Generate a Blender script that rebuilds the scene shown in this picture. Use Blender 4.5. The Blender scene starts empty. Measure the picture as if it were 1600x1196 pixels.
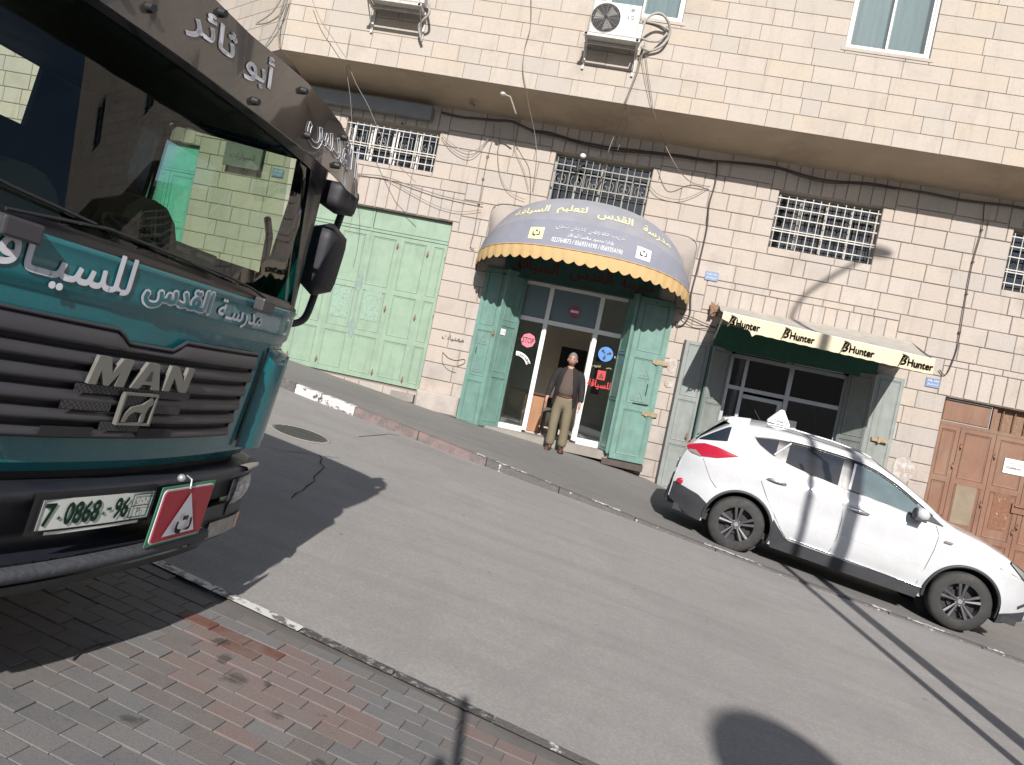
import bpy, math, random
from mathutils import Vector, Matrix
import bmesh
random.seed(7)
scene = bpy.context.scene
COL = scene.collection
# ------------------------------------------------------------------ camera, sky, sun, exposure
# world axes: X along the shop front, Y into it, Z up; the camera's eye is the origin
def _cam():
    pitch, roll, yaw = (math.radians(a) for a in (-0.77, 11.69, 7.16))
    cp, sp, cr, sr, cy, sy = (math.cos(pitch), math.sin(pitch), math.cos(roll), math.sin(roll), math.cos(yaw), math.sin(yaw))
    A = Matrix(((1, 0, 0), (0, sp, -cp), (0, cp, sp)))
    B = Matrix(((cr, -sr, 0), (sr, cr, 0), (0, 0, 1)))
    F = Matrix(((cy, sy, 0), (-sy, cy, 0), (0, 0, 1)))
    R = B @ A @ F
    M = Matrix((R[0], -Vector(R[1]), -Vector(R[2]))).transposed()
    cd = bpy.data.cameras.new('camera')
    cd.sensor_width = 36; cd.lens = 27.0; cd.clip_start = .05; cd.clip_end = 2000
    co = bpy.data.objects.new('camera', cd)
    co.matrix_world = M.to_4x4()
    COL.objects.link(co); scene.camera = co
_cam()
SUN_DIR = Vector((-0.13, 1.0, -0.61)).normalized()      # way the light travels
elev = math.asin(-SUN_DIR.z)
world = bpy.data.worlds.new('World'); scene.world = world; world.use_nodes = True
wn = world.node_tree; wn.nodes.clear()
wo = wn.nodes.new('ShaderNodeOutputWorld'); wb = wn.nodes.new('ShaderNodeBackground'); sk = wn.nodes.new('ShaderNodeTexSky')
sk.sky_type = 'NISHITA'; sk.sun_disc = False; sk.sun_elevation = elev
sk.sun_rotation = math.atan2(-SUN_DIR.x, -SUN_DIR.y); sk.dust_density = 1.4; sk.ozone_density = 1.2; sk.altitude = 800
wb.inputs[1].default_value = 0.074
wn.links.new(sk.outputs[0], wb.inputs[0]); wn.links.new(wb.outputs[0], wo.inputs[0])
sl = bpy.data.lights.new('sun', 'SUN'); sl.energy = 5.0; sl.angle = math.radians(.55); sl.color = (1.0, .955, .90)
so = bpy.data.objects.new('sun', sl); so.rotation_euler = SUN_DIR.to_track_quat('-Z', 'Y').to_euler(); so.location = (2, -10, 12)
COL.objects.link(so)
vs = scene.view_settings
vs.view_transform = 'Standard'; vs.look = 'None'; vs.gamma = 1; vs.use_curve_mapping = False; vs.exposure = .41
scene.cycles.max_bounces = 8; scene.cycles.transparent_max_bounces = 12
# ------------------------------------------------------------------ materials
def nt(name):
    m = bpy.data.materials.new(name); m.use_nodes = True
    t = m.node_tree; t.nodes.clear()
    o = t.nodes.new('ShaderNodeOutputMaterial'); b = t.nodes.new('ShaderNodeBsdfPrincipled')
    t.links.new(b.outputs[0], o.inputs[0])
    return m, t, b, o
def N(t, typ, **k):
    n = t.nodes.new(typ)
    for a, v in k.items():
        if a.startswith('i_'):
            key = a[2:]
            key = int(key) if key.isdigit() else key
            n.inputs[key].default_value = v
        else: setattr(n, a, v)
    return n
def mix(t, fac, a, b, mode='MIX'):
    n = t.nodes.new('ShaderNodeMix'); n.data_type = 'RGBA'; n.blend_type = mode
    for s, v in ((n.inputs[0], fac), (n.inputs[6], a), (n.inputs[7], b)):
        if isinstance(v, (int, float)): s.default_value = v
        elif isinstance(v, (tuple, list)): s.default_value = (*v[:3], 1)
        else: t.links.new(v, s)
    return n.outputs[2]
def ramp(t, src, lo, hi, a=0., b=1.):
    n = t.nodes.new('ShaderNodeMapRange'); n.inputs[1].default_value = lo; n.inputs[2].default_value = hi
    n.inputs[3].default_value = a; n.inputs[4].default_value = b; t.links.new(src, n.inputs[0]); return n.outputs[0]
def coords(t, obj=False, scale=(1, 1, 1)):
    mp = N(t, 'ShaderNodeMapping'); mp.inputs['Scale'].default_value = scale
    if obj: c = N(t, 'ShaderNodeTexCoord'); t.links.new(c.outputs['Object'], mp.inputs[0])
    else: c = N(t, 'ShaderNodeNewGeometry'); t.links.new(c.outputs['Position'], mp.inputs[0])
    return mp.outputs[0]
def noise(t, vec, scale, detail=4, rough=.55):
    n = N(t, 'ShaderNodeTexNoise'); n.inputs['Scale'].default_value = scale; n.inputs['Detail'].default_value = detail
    n.inputs['Roughness'].default_value = rough; t.links.new(vec, n.inputs['Vector']); return n.outputs[0]
def bump(t, b, h, strength=.3, dist=.01):
    n = N(t, 'ShaderNodeBump'); n.inputs['Strength'].default_value = strength; n.inputs['Distance'].default_value = dist
    t.links.new(h, n.inputs['Height']); t.links.new(n.outputs[0], b.inputs['Normal']); return n
def rnd(t):
    a = N(t, 'ShaderNodeNewGeometry'); b = N(t, 'ShaderNodeObjectInfo'); m = N(t, 'ShaderNodeMath', operation='ADD'); f = N(t, 'ShaderNodeMath', operation='FRACT')
    t.links.new(a.outputs['Random Per Island'], m.inputs[0]); t.links.new(b.outputs['Random'], m.inputs[1]); t.links.new(m.outputs[0], f.inputs[0])
    return f.outputs[0]
def simple(name, col, rough=.6, metal=0., var=.12, scale=6, bstr=.15, bscale=60, dirt=None, dirtamt=.4, obj=False, spec=.5, coat=0., stretch=(1, 1, 1), streak=None, samt=.5):
    m, t, b, o = nt(name)
    v = coords(t, obj, stretch)
    n1 = noise(t, v, scale, 5, .6)
    c = mix(t, ramp(t, n1, .3, .7), [x*(1-var) for x in col], [min(1, x*(1+var)) for x in col])
    if dirt:
        n2 = noise(t, v, scale*.45, 6, .7)
        c = mix(t, ramp(t, n2, .5, .72, 0, dirtamt), c, dirt)
    if streak:      # run-down dirt and rust, drawn out vertically
        sv = coords(t, obj, (7, 7, .55)); c = mix(t, ramp(t, noise(t, sv, 1.6, 6, .7), .50, .74, 0, samt), c, streak)
        c = mix(t, ramp(t, noise(t, v, 38, 4, .7), .64, .72, 0, .6), c, [x*.55 for x in streak])
    t.links.new(c, b.inputs['Base Color'])
    b.inputs['Metallic'].default_value = metal; b.inputs['Specular IOR Level'].default_value = spec
    t.links.new(ramp(t, n1, .3, .7, max(.02, rough*.85), min(1, rough*1.15)), b.inputs['Roughness'])
    if coat: b.inputs['Coat Weight'].default_value = coat; b.inputs['Coat Roughness'].default_value = .04
    if bstr: bump(t, b, noise(t, v, bscale, 3), bstr, .004)
    return m
def stone_mat(name, cols, bs=.5, dirtz=None):
    m, t, b, o = nt(name)
    v = coords(t); r = rnd(t)
    cr = N(t, 'ShaderNodeValToRGB'); cr.color_ramp.interpolation = 'LINEAR'
    els = cr.color_ramp.elements
    for i, c in enumerate(cols):
        e = els[i] if i < 2 else els.new(i/(len(cols)-1))
        e.position = i/(len(cols)-1); e.color = (*c, 1)
    t.links.new(r, cr.inputs[0])
    n1 = noise(t, v, 3.5, 6, .65); n2 = noise(t, v, 28, 4, .7)
    c = mix(t, ramp(t, n1, .35, .7, 0, .5), cr.outputs[0], [x*.86 for x in cols[1]])
    c = mix(t, ramp(t, n2, .48, .78, 0, .35), c, [cols[0][0]*.72, cols[0][1]*.66, cols[0][2]*.6])
    vo = N(t, 'ShaderNodeTexNoise'); vo.inputs['Scale'].default_value = 1.3; vo.inputs['Detail'].default_value = 8
    t.links.new(v, vo.inputs['Vector'])
    c = mix(t, ramp(t, vo.outputs[0], .58, .8, 0, .45), c, (.2, .17, .145))
    sv = coords(t, False, (5, 5, .45)); c = mix(t, ramp(t, noise(t, sv, 1.2, 7, .7), .54, .80, 0, .5), c, (.23, .195, .16))
    if dirtz is not None:     # grime and scraped patches near the pavement
        sp = N(t, 'ShaderNodeSeparateXYZ'); t.links.new(v, sp.inputs[0])
        low = ramp(t, sp.outputs[2], dirtz, dirtz-1.6, 0, 1)
        mm = N(t, 'ShaderNodeMath', operation='MULTIPLY'); t.links.new(low, mm.inputs[0]); t.links.new(ramp(t, noise(t, v, 2.2, 9, .75), .42, .66, 0, .7), mm.inputs[1])
        c = mix(t, mm.outputs[0], c, (.22, .19, .17))
    t.links.new(c, b.inputs['Base Color']); b.inputs['Roughness'].default_value = .88; b.inputs['Specular IOR Level'].default_value = .25
    mu = N(t, 'ShaderNodeMath', operation='ADD'); t.links.new(noise(t, v, 22, 6, .7), mu.inputs[0]); t.links.new(noise(t, v, 90, 3), mu.inputs[1])
    bump(t, b, mu.outputs[0], bs, .008)
    return m
def glass_mat(name, tint, dark=.0, rough=.02, ior=1.5, gloss=None, gmax=1.):
    """thin pane: tinted see-through plus mirror reflection by angle"""
    m, t, b, o = nt(name); t.nodes.remove(b)
    tr = N(t, 'ShaderNodeBsdfTransparent'); tr.inputs[0].default_value = (*tint, 1)
    gl = N(t, 'ShaderNodeBsdfGlossy'); gl.inputs['Roughness'].default_value = rough; gl.inputs[0].default_value = (.95, .97, 1, 1)
    fr = N(t, 'ShaderNodeFresnel'); fr.inputs[0].default_value = ior
    ms = N(t, 'ShaderNodeMixShader')
    f2 = ramp(t, fr.outputs[0], 0, 1, 0.03, 1) if gloss is None else ramp(t, fr.outputs[0], 0, 1, gloss, gmax)
    t.links.new(f2, ms.inputs[0]); t.links.new(tr.outputs[0], ms.inputs[1]); t.links.new(gl.outputs[0], ms.inputs[2])
    t.links.new(ms.outputs[0], o.inputs[0])
    return m
M = {}
M['stone_up'] = stone_mat('warm_limestone', [(.43, .375, .32), (.45, .40, .35), (.40, .365, .33), (.45, .385, .315), (.45, .395, .355)], .35)
M['stone_low'] = stone_mat('rough_limestone', [(.41, .355, .31), (.45, .40, .36), (.39, .355, .325), (.45, .39, .335), (.425, .365, .32)], .8, .4)
M['mortar'] = simple('mortar', (.27, .225, .19), .95)
M['soffit'] = simple('painted_soffit', (.38, .30, .22), .9, var=.1, scale=1.5, dirt=(.22, .17, .125), dirtamt=.75, bstr=.4, bscale=14)
M['green'] = simple('green_gate_paint', (.235, .325, .24), .45, var=.07, scale=4, dirt=(.17, .22, .18), dirtamt=.5, bstr=.1, bscale=30, streak=(.16, .17, .13), samt=.35)
M['teal_door'] = simple('teal_shutter_paint', (.13, .24, .205), .45, var=.12, scale=5, dirt=(.09, .15, .125), dirtamt=.45, bstr=.12, bscale=30, streak=(.10, .10, .075), samt=.4)
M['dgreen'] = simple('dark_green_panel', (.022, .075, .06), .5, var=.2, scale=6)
M['hgreen'] = simple('bottle_green_canvas', (.012, .085, .05), .6, var=.2, scale=6)
M['greyleaf'] = simple('grey_green_shutter_paint', (.235, .255, .24), .5, var=.1, scale=5, dirt=(.15, .17, .15), dirtamt=.5, streak=(.13, .12, .10), samt=.45)
M['brown'] = simple('brown_gate_paint', (.20, .10, .062), .55, var=.12, scale=4, dirt=(.24, .17, .115), dirtamt=.6, stretch=(1, 1, .5), streak=(.10, .06, .04), samt=.5)
M['white_metal'] = simple('white_painted_metal', (.72, .72, .70), .4, var=.05, bstr=.05)
M['white_bar'] = simple('weathered_white_bar', (.50, .485, .45), .55, var=.12, scale=14, dirt=(.3, .18, .1), dirtamt=.6, bstr=.1)
M['grey_bar'] = simple('dusty_grey_bar', (.27, .26, .235), .6, var=.12, scale=14)
M['iron'] = simple('dark_iron', (.035, .035, .037), .5, .3)
M['alu'] = simple('dull_aluminium', (.42, .43, .45), .38, .5, var=.06)
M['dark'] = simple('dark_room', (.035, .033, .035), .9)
M['roomwall'] = simple('room_plaster', (.74, .68, .60), .9, var=.05)
M['black'] = simple('black_rubber', (.018, .018, .02), .6, bstr=.1)
M['cable'] = simple('black_cable', (.05, .038, .036), .55, bstr=0)
M['cable_g'] = simple('grey_cable', (.19, .165, .14), .6, bstr=0)
M['rust'] = simple('rusty_steel', (.20, .12, .075), .8, var=.35, scale=25, bstr=.3)
M['brass'] = simple('brass_hasp', (.30, .235, .145), .5, .4, var=.3, scale=30)
M['awn'] = simple('slate_blue_canvas', (.20, .205, .25), .8, var=.08, scale=3, dirt=(.30, .27, .24), dirtamt=.3, bstr=.25, bscale=9)
M['awnside'] = simple('sun_bleached_canvas', (.31, .275, .245), .85, var=.12, scale=3, dirt=(.2, .19, .2), dirtamt=.5, bstr=.3, bscale=9)
M['yellow'] = simple('ochre_valance', (.47, .32, .145), .75, var=.1, scale=4, bstr=.1)
M['cream'] = simple('cream_canvas', (.60, .52, .37), .75, var=.07, scale=4, dirt=(.4, .33, .22), dirtamt=.3)
M['creamtop'] = simple('dusty_canvas_top', (.40, .375, .33), .85, var=.14, scale=5, dirt=(.26, .24, .21), dirtamt=.5)
M['lt_yel'] = simple('pale_yellow_print', (.62, .58, .35), .8, bstr=0)
M['lt_wht'] = simple('white_print', (.68, .69, .70), .7, bstr=0)
M['dk_print'] = simple('dark_print', (.055, .045, .035), .7, bstr=0)
M['olive_print'] = simple('olive_brown_print', (.13, .105, .055), .7, bstr=0)
M['maroon'] = simple('maroon_lettering', (.085, .018, .018), .6, bstr=0)
M['red'] = simple('red_sticker', (.50, .03, .035), .5, bstr=0, var=.06)
M['pinkred'] = simple('faded_red_sticker', (.62, .15, .20), .55, bstr=0, var=.06)
M['blue'] = simple('blue_sticker', (.06, .20, .52), .5, bstr=0, var=.06)
M['plateblue'] = simple('faded_blue_enamel', (.15, .21, .34), .5, bstr=0, var=.15, scale=30)
M['white'] = simple('white_sheet', (.75, .75, .74), .6, bstr=0, var=.03)
M['paper'] = simple('paper', (.78, .77, .75), .8, bstr=0, var=.03)
M['faintgrey'] = simple('worn_grey_stencil', (.13, .22, .19), .7, bstr=0, var=.1)
M['spray'] = simple('black_spray_paint', (.06, .055, .05), .8, bstr=0, var=.3, scale=20)
M['concrete'] = simple('worn_concrete', (.26, .235, .21), .9, var=.14, scale=3, dirt=(.16, .145, .13), dirtamt=.6, bstr=.4, bscale=60)
M['wood'] = simple('brown_wood', (.30, .15, .075), .5, var=.15, scale=6, stretch=(1, 1, .2))
M['darkwood'] = simple('dark_wood', (.07, .035, .022), .5)
M['fur'] = simple('upholstery', (.10, .09, .085), .9)
M['ac'] = simple('off_white_ac_casing', (.52, .51, .48), .5, var=.04, dirt=(.42, .38, .32), dirtamt=.3, bstr=.03)
M['acgrille'] = simple('grey_fan_guard', (.20, .19, .18), .6)
M['insul'] = simple('pipe_insulation', (.34, .32, .29), .8, var=.2, scale=20)
M['curtain'] = simple('pale_curtain', (.42, .44, .45), .9, var=.1, scale=3, stretch=(6, 1, .6))
M['glass'] = glass_mat('window_glass', (.80, .84, .84), gloss=.06)
M['glass_room'] = glass_mat('shop_glass', (.72, .78, .78), gloss=.05)
M['glass_dark'] = glass_mat('dusty_dark_glass', (.30, .32, .34), gloss=.05)
M['shield'] = glass_mat('green_tinted_windscreen', (.60, .70, .59), gloss=.010, gmax=.62)
# ------------------------------------------------------------------ object helpers
def tag(o, label=None, cat=None, group=None, kind=None):
    if label: o['label'] = label
    if cat: o['category'] = cat
    if group: o['group'] = group
    if kind: o['kind'] = kind
    return o
def empty(name, loc, rot=None, **k):
    o = bpy.data.objects.new(name, None); o.empty_display_size = .2
    COL.objects.link(o)
    if rot is not None: o.matrix_world = Matrix.Translation(loc) @ rot.to_4x4()
    else: o.location = loc
    o['_org'] = [float(c) for c in loc] if rot is None else [0., 0., 0.]
    tag(o, **k); return o
def org(p):
    v = Vector((0, 0, 0))
    while p is not None:
        if '_org' in p: v = v + Vector(p['_org'])
        p = p.parent
    return v
class G:
    def __init__(s): s.v = []; s.f = []; s.sm = []
    def face(s, pts, sm=False):
        n = len(s.v); s.v += [Vector(p) for p in pts]; s.f.append(tuple(range(n, n+len(pts)))); s.sm.append(sm); return s
    def box(s, a, b):
        x0, y0, z0 = [min(p) for p in zip(a, b)]; x1, y1, z1 = [max(p) for p in zip(a, b)]
        n = len(s.v)
        s.v += [Vector(p) for p in ((x0, y0, z0), (x1, y0, z0), (x1, y1, z0), (x0, y1, z0), (x0, y0, z1), (x1, y0, z1), (x1, y1, z1), (x0, y1, z1))]
        for q in ((0, 3, 2, 1), (4, 5, 6, 7), (0, 1, 5, 4), (1, 2, 6, 5), (2, 3, 7, 6), (3, 0, 4, 7)):
            s.f.append(tuple(n+i for i in q)); s.sm.append(False)
        return s
    def chbox(s, a, b, c=.006):
        """box with chamfered front rim, front = low Y"""
        x0, y0, z0 = [min(p) for p in zip(a, b)]; x1, y1, z1 = [max(p) for p in zip(a, b)]
        n = len(s.v)
        s.v += [Vector(p) for p in ((x0, y1, z0), (x1, y1, z0), (x1, y1, z1), (x0, y1, z1), (x0, y0+c, z0), (x1, y0+c, z0), (x1, y0+c, z1), (x0, y0+c, z1),
                                    (x0+c, y0, z0+c), (x1-c, y0, z0+c), (x1-c, y0, z1-c), (x0+c, y0, z1-c))]
        for i in range(4):
            j = (i+1) % 4
            s.f.append((n+i, n+j, n+4+j, n+4+i)); s.f.append((n+4+i, n+4+j, n+8+j, n+8+i)); s.sm += [False]*2
        s.f.append((n+8, n+9, n+10, n+11)); s.sm.append(False)
        return s
    def grid(s, rows, close=False, sm=True, flip=False):
        n = len(s.v); w = len(rows[0])
        for r in rows: s.v += [Vector(p) for p in r]
        for i in range(len(rows)-1):
            for j in range(w if close else w-1):
                k = (j+1) % w
                q = (n+i*w+j, n+i*w+k, n+(i+1)*w+k, n+(i+1)*w+j)
                s.f.append(q[::-1] if flip else q); s.sm.append(sm)
        return s
    def cyl(s, p, q, r, r2=None, seg=12, cap=True, sm=True):
        p, q = Vector(p), Vector(q); r2 = r if r2 is None else r2
        z = (q-p).normalized(); x = z.orthogonal().normalized(); y = z.cross(x)
        rows = [[c+(x*math.cos(2*math.pi*i/seg)+y*math.sin(2*math.pi*i/seg))*rr for i in range(seg)] for c, rr in ((p, r), (q, r2))]
        s.grid(rows, True, sm)
        if cap: s.face(rows[0][::-1]); s.face(rows[1])
        return s
    def tube(s, pts, r, seg=6):
        pts = [Vector(p) for p in pts]
        rows = []; x = None
        for i, p in enumerate(pts):
            d = (pts[min(i+1, len(pts)-1)]-pts[max(i-1, 0)])
            if d.length < 1e-6: continue
            d.normalize()
            x = d.orthogonal().normalized() if x is None else (x-d*x.dot(d)).normalized()
            y = d.cross(x)
            rr = r(i/(len(pts)-1)) if callable(r) else r
            rows.append([p+(x*math.cos(2*math.pi*k/seg)+y*math.sin(2*math.pi*k/seg))*rr for k in range(seg)])
        s.grid(rows, True); s.face(rows[0][::-1]); s.face(rows[-1]); return s
    def ball(s, c, r, seg=12, rings=8):
        c = Vector(c); r = Vector(r) if not isinstance(r, (int, float)) else Vector((r, r, r))
        rows = []
        for i in range(rings+1):
            a = math.pi*i/rings
            rows.append([c+Vector((r.x*math.sin(a)*math.cos(2*math.pi*k/seg), r.y*math.sin(a)*math.sin(2*math.pi*k/seg), -r.z*math.cos(a))) for k in range(seg)])
        return s.grid(rows, True)
    def prism(s, poly, vec):
        vec = Vector(vec); a = [Vector(p) for p in poly]; b = [p+vec for p in a]
        s.face(a[::-1]); s.face(b)
        for i in range(len(a)): s.face([a[i], a[(i+1) % len(a)], b[(i+1) % len(a)], b[i]])
        return s
    def obj(s, name, mat, parent=None, label=None, cat=None, group=None, kind=None, local=False, bevel=0, merge=False, subsurf=0, fixn=False):
        me = bpy.data.meshes.new(name)
        o0 = Vector((0, 0, 0)) if local else org(parent)
        base = Vector((0, 0, 0))
        if parent is None and not local and s.v and cat:      # a loose thing: put its origin at its base
            xs = [v.x for v in s.v]; ys = [v.y for v in s.v]; zs = [v.z for v in s.v]
            base = Vector(((min(xs)+max(xs))/2, (min(ys)+max(ys))/2, min(zs)))
        me.from_pydata([tuple(v-o0-base) for v in s.v], [], s.f)
        for p, sm in zip(me.polygons, s.sm): p.use_smooth = sm
        if merge or fixn:
            bm = bmesh.new(); bm.from_mesh(me)
            bmesh.ops.remove_doubles(bm, verts=bm.verts, dist=.0004)
            bmesh.ops.recalc_face_normals(bm, faces=bm.faces); bm.to_mesh(me); bm.free()
        me.update()
        if isinstance(mat, str): mat = M[mat]
        me.materials.append(mat)
        o = bpy.data.objects.new(name, me); COL.objects.link(o)
        o.location = base
        if parent is not None: o.parent = parent
        if bevel:
            b = o.modifiers.new('b', 'BEVEL'); b.width = bevel; b.segments = 2; b.limit_method = 'ANGLE'; b.angle_limit = .7
        if subsurf:
            b = o.modifiers.new('s', 'SUBSURF'); b.levels = subsurf; b.render_levels = subsurf
        return tag(o, label, cat, group, kind)
# Arabic letters joined by hand: (isolated, final, initial, medial)
AR = {'ا': 'ﺍﺎﺍﺎ', 'أ': 'ﺃﺄﺃﺄ', 'ب': 'ﺏﺐﺑﺒ', 'ت': 'ﺕﺖﺗﺘ', 'ث': 'ﺙﺚﺛﺜ', 'ح': 'ﺡﺢﺣﺤ', 'خ': 'ﺥﺦﺧﺨ', 'د': 'ﺩﺪﺩﺪ', 'ر': 'ﺭﺮﺭﺮ', 'س': 'ﺱﺲﺳﺴ', 'ش': 'ﺵﺶﺷﺸ', 'ص': 'ﺹﺺﺻﺼ',
      'ع': 'ﻉﻊﻋﻌ', 'غ': 'ﻍﻎﻏﻐ', 'ق': 'ﻕﻖﻗﻘ', 'ك': 'ﻙﻚﻛﻜ', 'ل': 'ﻝﻞﻟﻠ', 'م': 'ﻡﻢﻣﻤ', 'ن': 'ﻥﻦﻧﻨ', 'ه': 'ﻩﻪﻫﻬ', 'و': 'ﻭﻮﻭﻮ', 'ي': 'ﻱﻲﻳﻴ', 'ة': 'ﺓﺔﺓﺔ', 'ئ': 'ﺉﺊﺋﺌ', 'إ': 'ﺇﺈﺇﺈ', 'ط': 'ﻁﻂﻃﻄ', 'ج': 'ﺝﺞﺟﺠ', 'ز': 'ﺯﺰﺯﺰ', 'ـ': 'ــــ', 'ف': 'ﻑﻒﻓﻔ'}
NOJ = set('اأإدرزوةآ')
def arabic(s):
    out = []
    for i, c in enumerate(s):
        if c not in AR: out.append(c); continue
        p = i > 0 and s[i-1] in AR and s[i-1] not in NOJ
        n = i+1 < len(s) and s[i+1] in AR and c not in NOJ
        out.append(AR[c][3 if p and n else 1 if p else 2 if n else 0])
    return ''.join(out[::-1])
def text_mesh(body, offset=0., extr=0., shear=0., space=1.0):
    c = bpy.data.curves.new('lettering', 'FONT'); c.body = body; c.offset = offset; c.extrude = extr; c.resolution_u = 3; c.shear = shear; c.space_character = space
    o = bpy.data.objects.new('lettering', c); COL.objects.link(o)
    me = bpy.data.meshes.new_from_object(o.evaluated_get(bpy.context.evaluated_depsgraph_get()))
    bpy.data.objects.remove(o); bpy.data.curves.remove(c)
    return me
def text(body, mapf, mat, parent, name='lettering', w=None, h=None, offset=0., extr=0., local=False, shear=0., space=1.0, **k):
    """lettering laid on a surface; mapf(s, t, n) takes s, t in metres from the centre of the line"""
    me = text_mesh(body, 0., extr, shear, space)
    vs_ = me.vertices
    if not len(vs_): return None
    x0 = min(v.co.x for v in vs_); x1 = max(v.co.x for v in vs_); y0 = min(v.co.y for v in vs_); y1 = max(v.co.y for v in vs_)
    sc = (w/(x1-x0)) if w else h/(y1-y0)
    sy = (h/(y1-y0)) if h else sc
    o0 = Vector((0, 0, 0)) if local else org(parent)
    if offset > 0:      # heavier strokes: the same outline laid down again a hair to each side
        base_v = [v.co.copy() for v in vs_]; base_f = [tuple(p.vertices) for p in me.polygons]; nv = []; nf = []
        for q in range(9):
            a = q*math.pi/4; d = 0 if q == 8 else offset*1.1
            off0 = len(nv); nv += [(c.x+d*math.cos(a), c.y+d*math.sin(a), c.z+.00012*q/sc) for c in base_v]; nf += [tuple(off0+i for i in f) for f in base_f]
        me = bpy.data.meshes.new(name); me.from_pydata(nv, [], nf); vs_ = me.vertices
    for v in vs_:
        s_, t_, n_ = (v.co.x-(x0+x1)/2)*sc, (v.co.y-(y0+y1)/2)*sy, v.co.z*sc
        v.co = Vector(mapf(s_, t_, n_))-o0
    me.materials.clear(); me.materials.append(M[mat] if isinstance(mat, str) else mat)
    me.name = name
    o = bpy.data.objects.new(name, me); COL.objects.link(o); o.parent = parent
    return tag(o, **k)
def frame(c, right, up):
    c, right, up = Vector(c), Vector(right).normalized(), Vector(up).normalized(); nn = right.cross(up)
    return lambda s, t, n=0: c+right*s+up*t+nn*n
def wallframe(x, y, z): return frame((x, y, z), (1, 0, 0), (0, 0, 1))
def lerp(a, b, t): return a+(b-a)*t
def interp(tab, x):
    if x <= tab[0][0]: return tab[0][1]
    for (a, fa), (b, fb) in zip(tab, tab[1:]):
        if x <= b: return fa+(fb-fa)*(x-a)/(b-a)
    return tab[-1][1]
def smooth_path(pts, n=6):
    pts = [Vector(p) for p in pts]
    if len(pts) < 3: return pts
    out = []
    for i in range(len(pts)-1):
        p0, p1, p2, p3 = pts[max(i-1, 0)], pts[i], pts[i+1], pts[min(i+2, len(pts)-1)]
        for k in range(n):
            t = k/n
            out.append(.5*((2*p1)+(p2-p0)*t+(2*p0-5*p1+4*p2-p3)*t*t+(3*p1-p0-3*p2+p3)*t**3))
    out.append(pts[-1]); return out
# ------------------------------------------------------------------ the street: a slope running down to the right
GX, GY = -.11309, .02315
def road_z(x, y): return -1.645+GX*(x-1.9)+GY*(y-9.75)
KERB = [(-60, 19.5), (-16, 13.2), (-9, 11.75), (-6, 10.95), (-4.4, 10.5), (-3.2, 10.22), (-2.3, 10.03), (-1.24, 9.84), (.46, 9.65), (1.8, 9.48), (3.45, 9.33), (4.3, 9.24), (8, 8.8), (26, 6.6), (60, 2.5)]
ZW = [(-60, 5.5), (-14, .27), (-9, -.29), (-6, -.64), (-3.35, -.95), (-2.6, -1.04), (-.7, -1.19), (.3, -1.27), (.86, -1.35), (1.46, -1.5), (5.6, -2.02), (9, -2.42), (26, -4.4), (60, -8.2)]
def ky(x): return interp(KERB, x)
def kh(x): return interp([(-5, .13), (-2, .12), (-.5, .075), (1, .03), (3, .02)], x)
def walk_z(x, y):
    k = ky(x); t = max(0, min(1, (y-k)/(13.9-k)))
    return lerp(road_z(x, k)+kh(x), interp(ZW, x), t)
def near_y(x): return 3.415-.145*x
def asphalt(name, col, dust):
    m, t, b, o = nt(name); v = coords(t)
    big = noise(t, v, .5, 6, .6); mid = noise(t, v, 3.2, 7, .7); fine = noise(t, v, 75, 5, .75)
    c = mix(t, ramp(t, big, .35, .68), col, dust)
    c = mix(t, ramp(t, mid, .45, .75, 0, .35), c, [x*.78 for x in col])
    c = mix(t, ramp(t, fine, .50, .66, 0, .42), c, [x*.5 for x in col])
    f2 = noise(t, v, 160, 2, .5)
    c = mix(t, ramp(t, f2, .62, .75, 0, .5), c, [min(1, x*1.7) for x in col])
    agg = N(t, 'ShaderNodeTexVoronoi'); agg.inputs['Scale'].default_value = 42; t.links.new(v, agg.inputs['Vector'])
    c = mix(t, ramp(t, agg.outputs['Distance'], .25, .55, 0, .30), c, [x*.62 for x in col])
    pt = noise(t, v, 13, 6, .75); c = mix(t, ramp(t, pt, .56, .70, 0, .38), c, [x*.66 for x in col]); c = mix(t, ramp(t, pt, .42, .30, 0, .30), c, [min(1, x*1.35) for x in col])
    # long tyre-polished streaks along the street
    mp = N(t, 'ShaderNodeMapping'); mp.inputs['Rotation'].default_value = (0, 0, .12); mp.inputs['Scale'].default_value = (.22, 2.6, 1)
    t.links.new(v, mp.inputs[0]); st = noise(t, mp.outputs[0], 1.6, 5, .6)
    c = mix(t, ramp(t, st, .48, .74, 0, .5), c, [x*.68 for x in col])
    c = mix(t, ramp(t, noise(t, v, .9, 5, .65), .52, .60, 0, .22), c, [x*.66 for x in col])
    # drips and gum
    vo = N(t, 'ShaderNodeTexVoronoi'); vo.inputs['Scale'].default_value = 2.6; t.links.new(v, vo.inputs['Vector'])
    wv = N(t, 'ShaderNodeMath', operation='ADD'); t.links.new(vo.outputs['Distance'], wv.inputs[0]); t.links.new(ramp(t, noise(t, v, 20, 3), 0, 1, 0, .06), wv.inputs[1])
    c = mix(t, ramp(t, wv.outputs[0], .085, .06, 0, .6), c, [x*.35 for x in col])
    t.links.new(c, b.inputs['Base Color']); b.inputs['Roughness'].default_value = .86; b.inputs['Specular IOR Level'].default_value = .3
    bump(t, b, fine, .5, .006); return m
M['asphalt'] = asphalt('dusty_asphalt', (.285, .272, .26), (.325, .31, .296))
M['walk'] = asphalt('stained_pavement', (.205, .195, .186), (.26, .245, .232))
def plane_sheet(name, x0, x1, y0, y1, mat, dz, n=1):
    g = G(); rows = []
    for i in range(n+1):
        y = y0+(y1-y0)*i/n
        rows.append([(x, y, road_z(x, y)+dz) for x in (x0, x1)])
    return g.grid(rows, sm=False).obj(name, mat, kind='structure')
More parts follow.
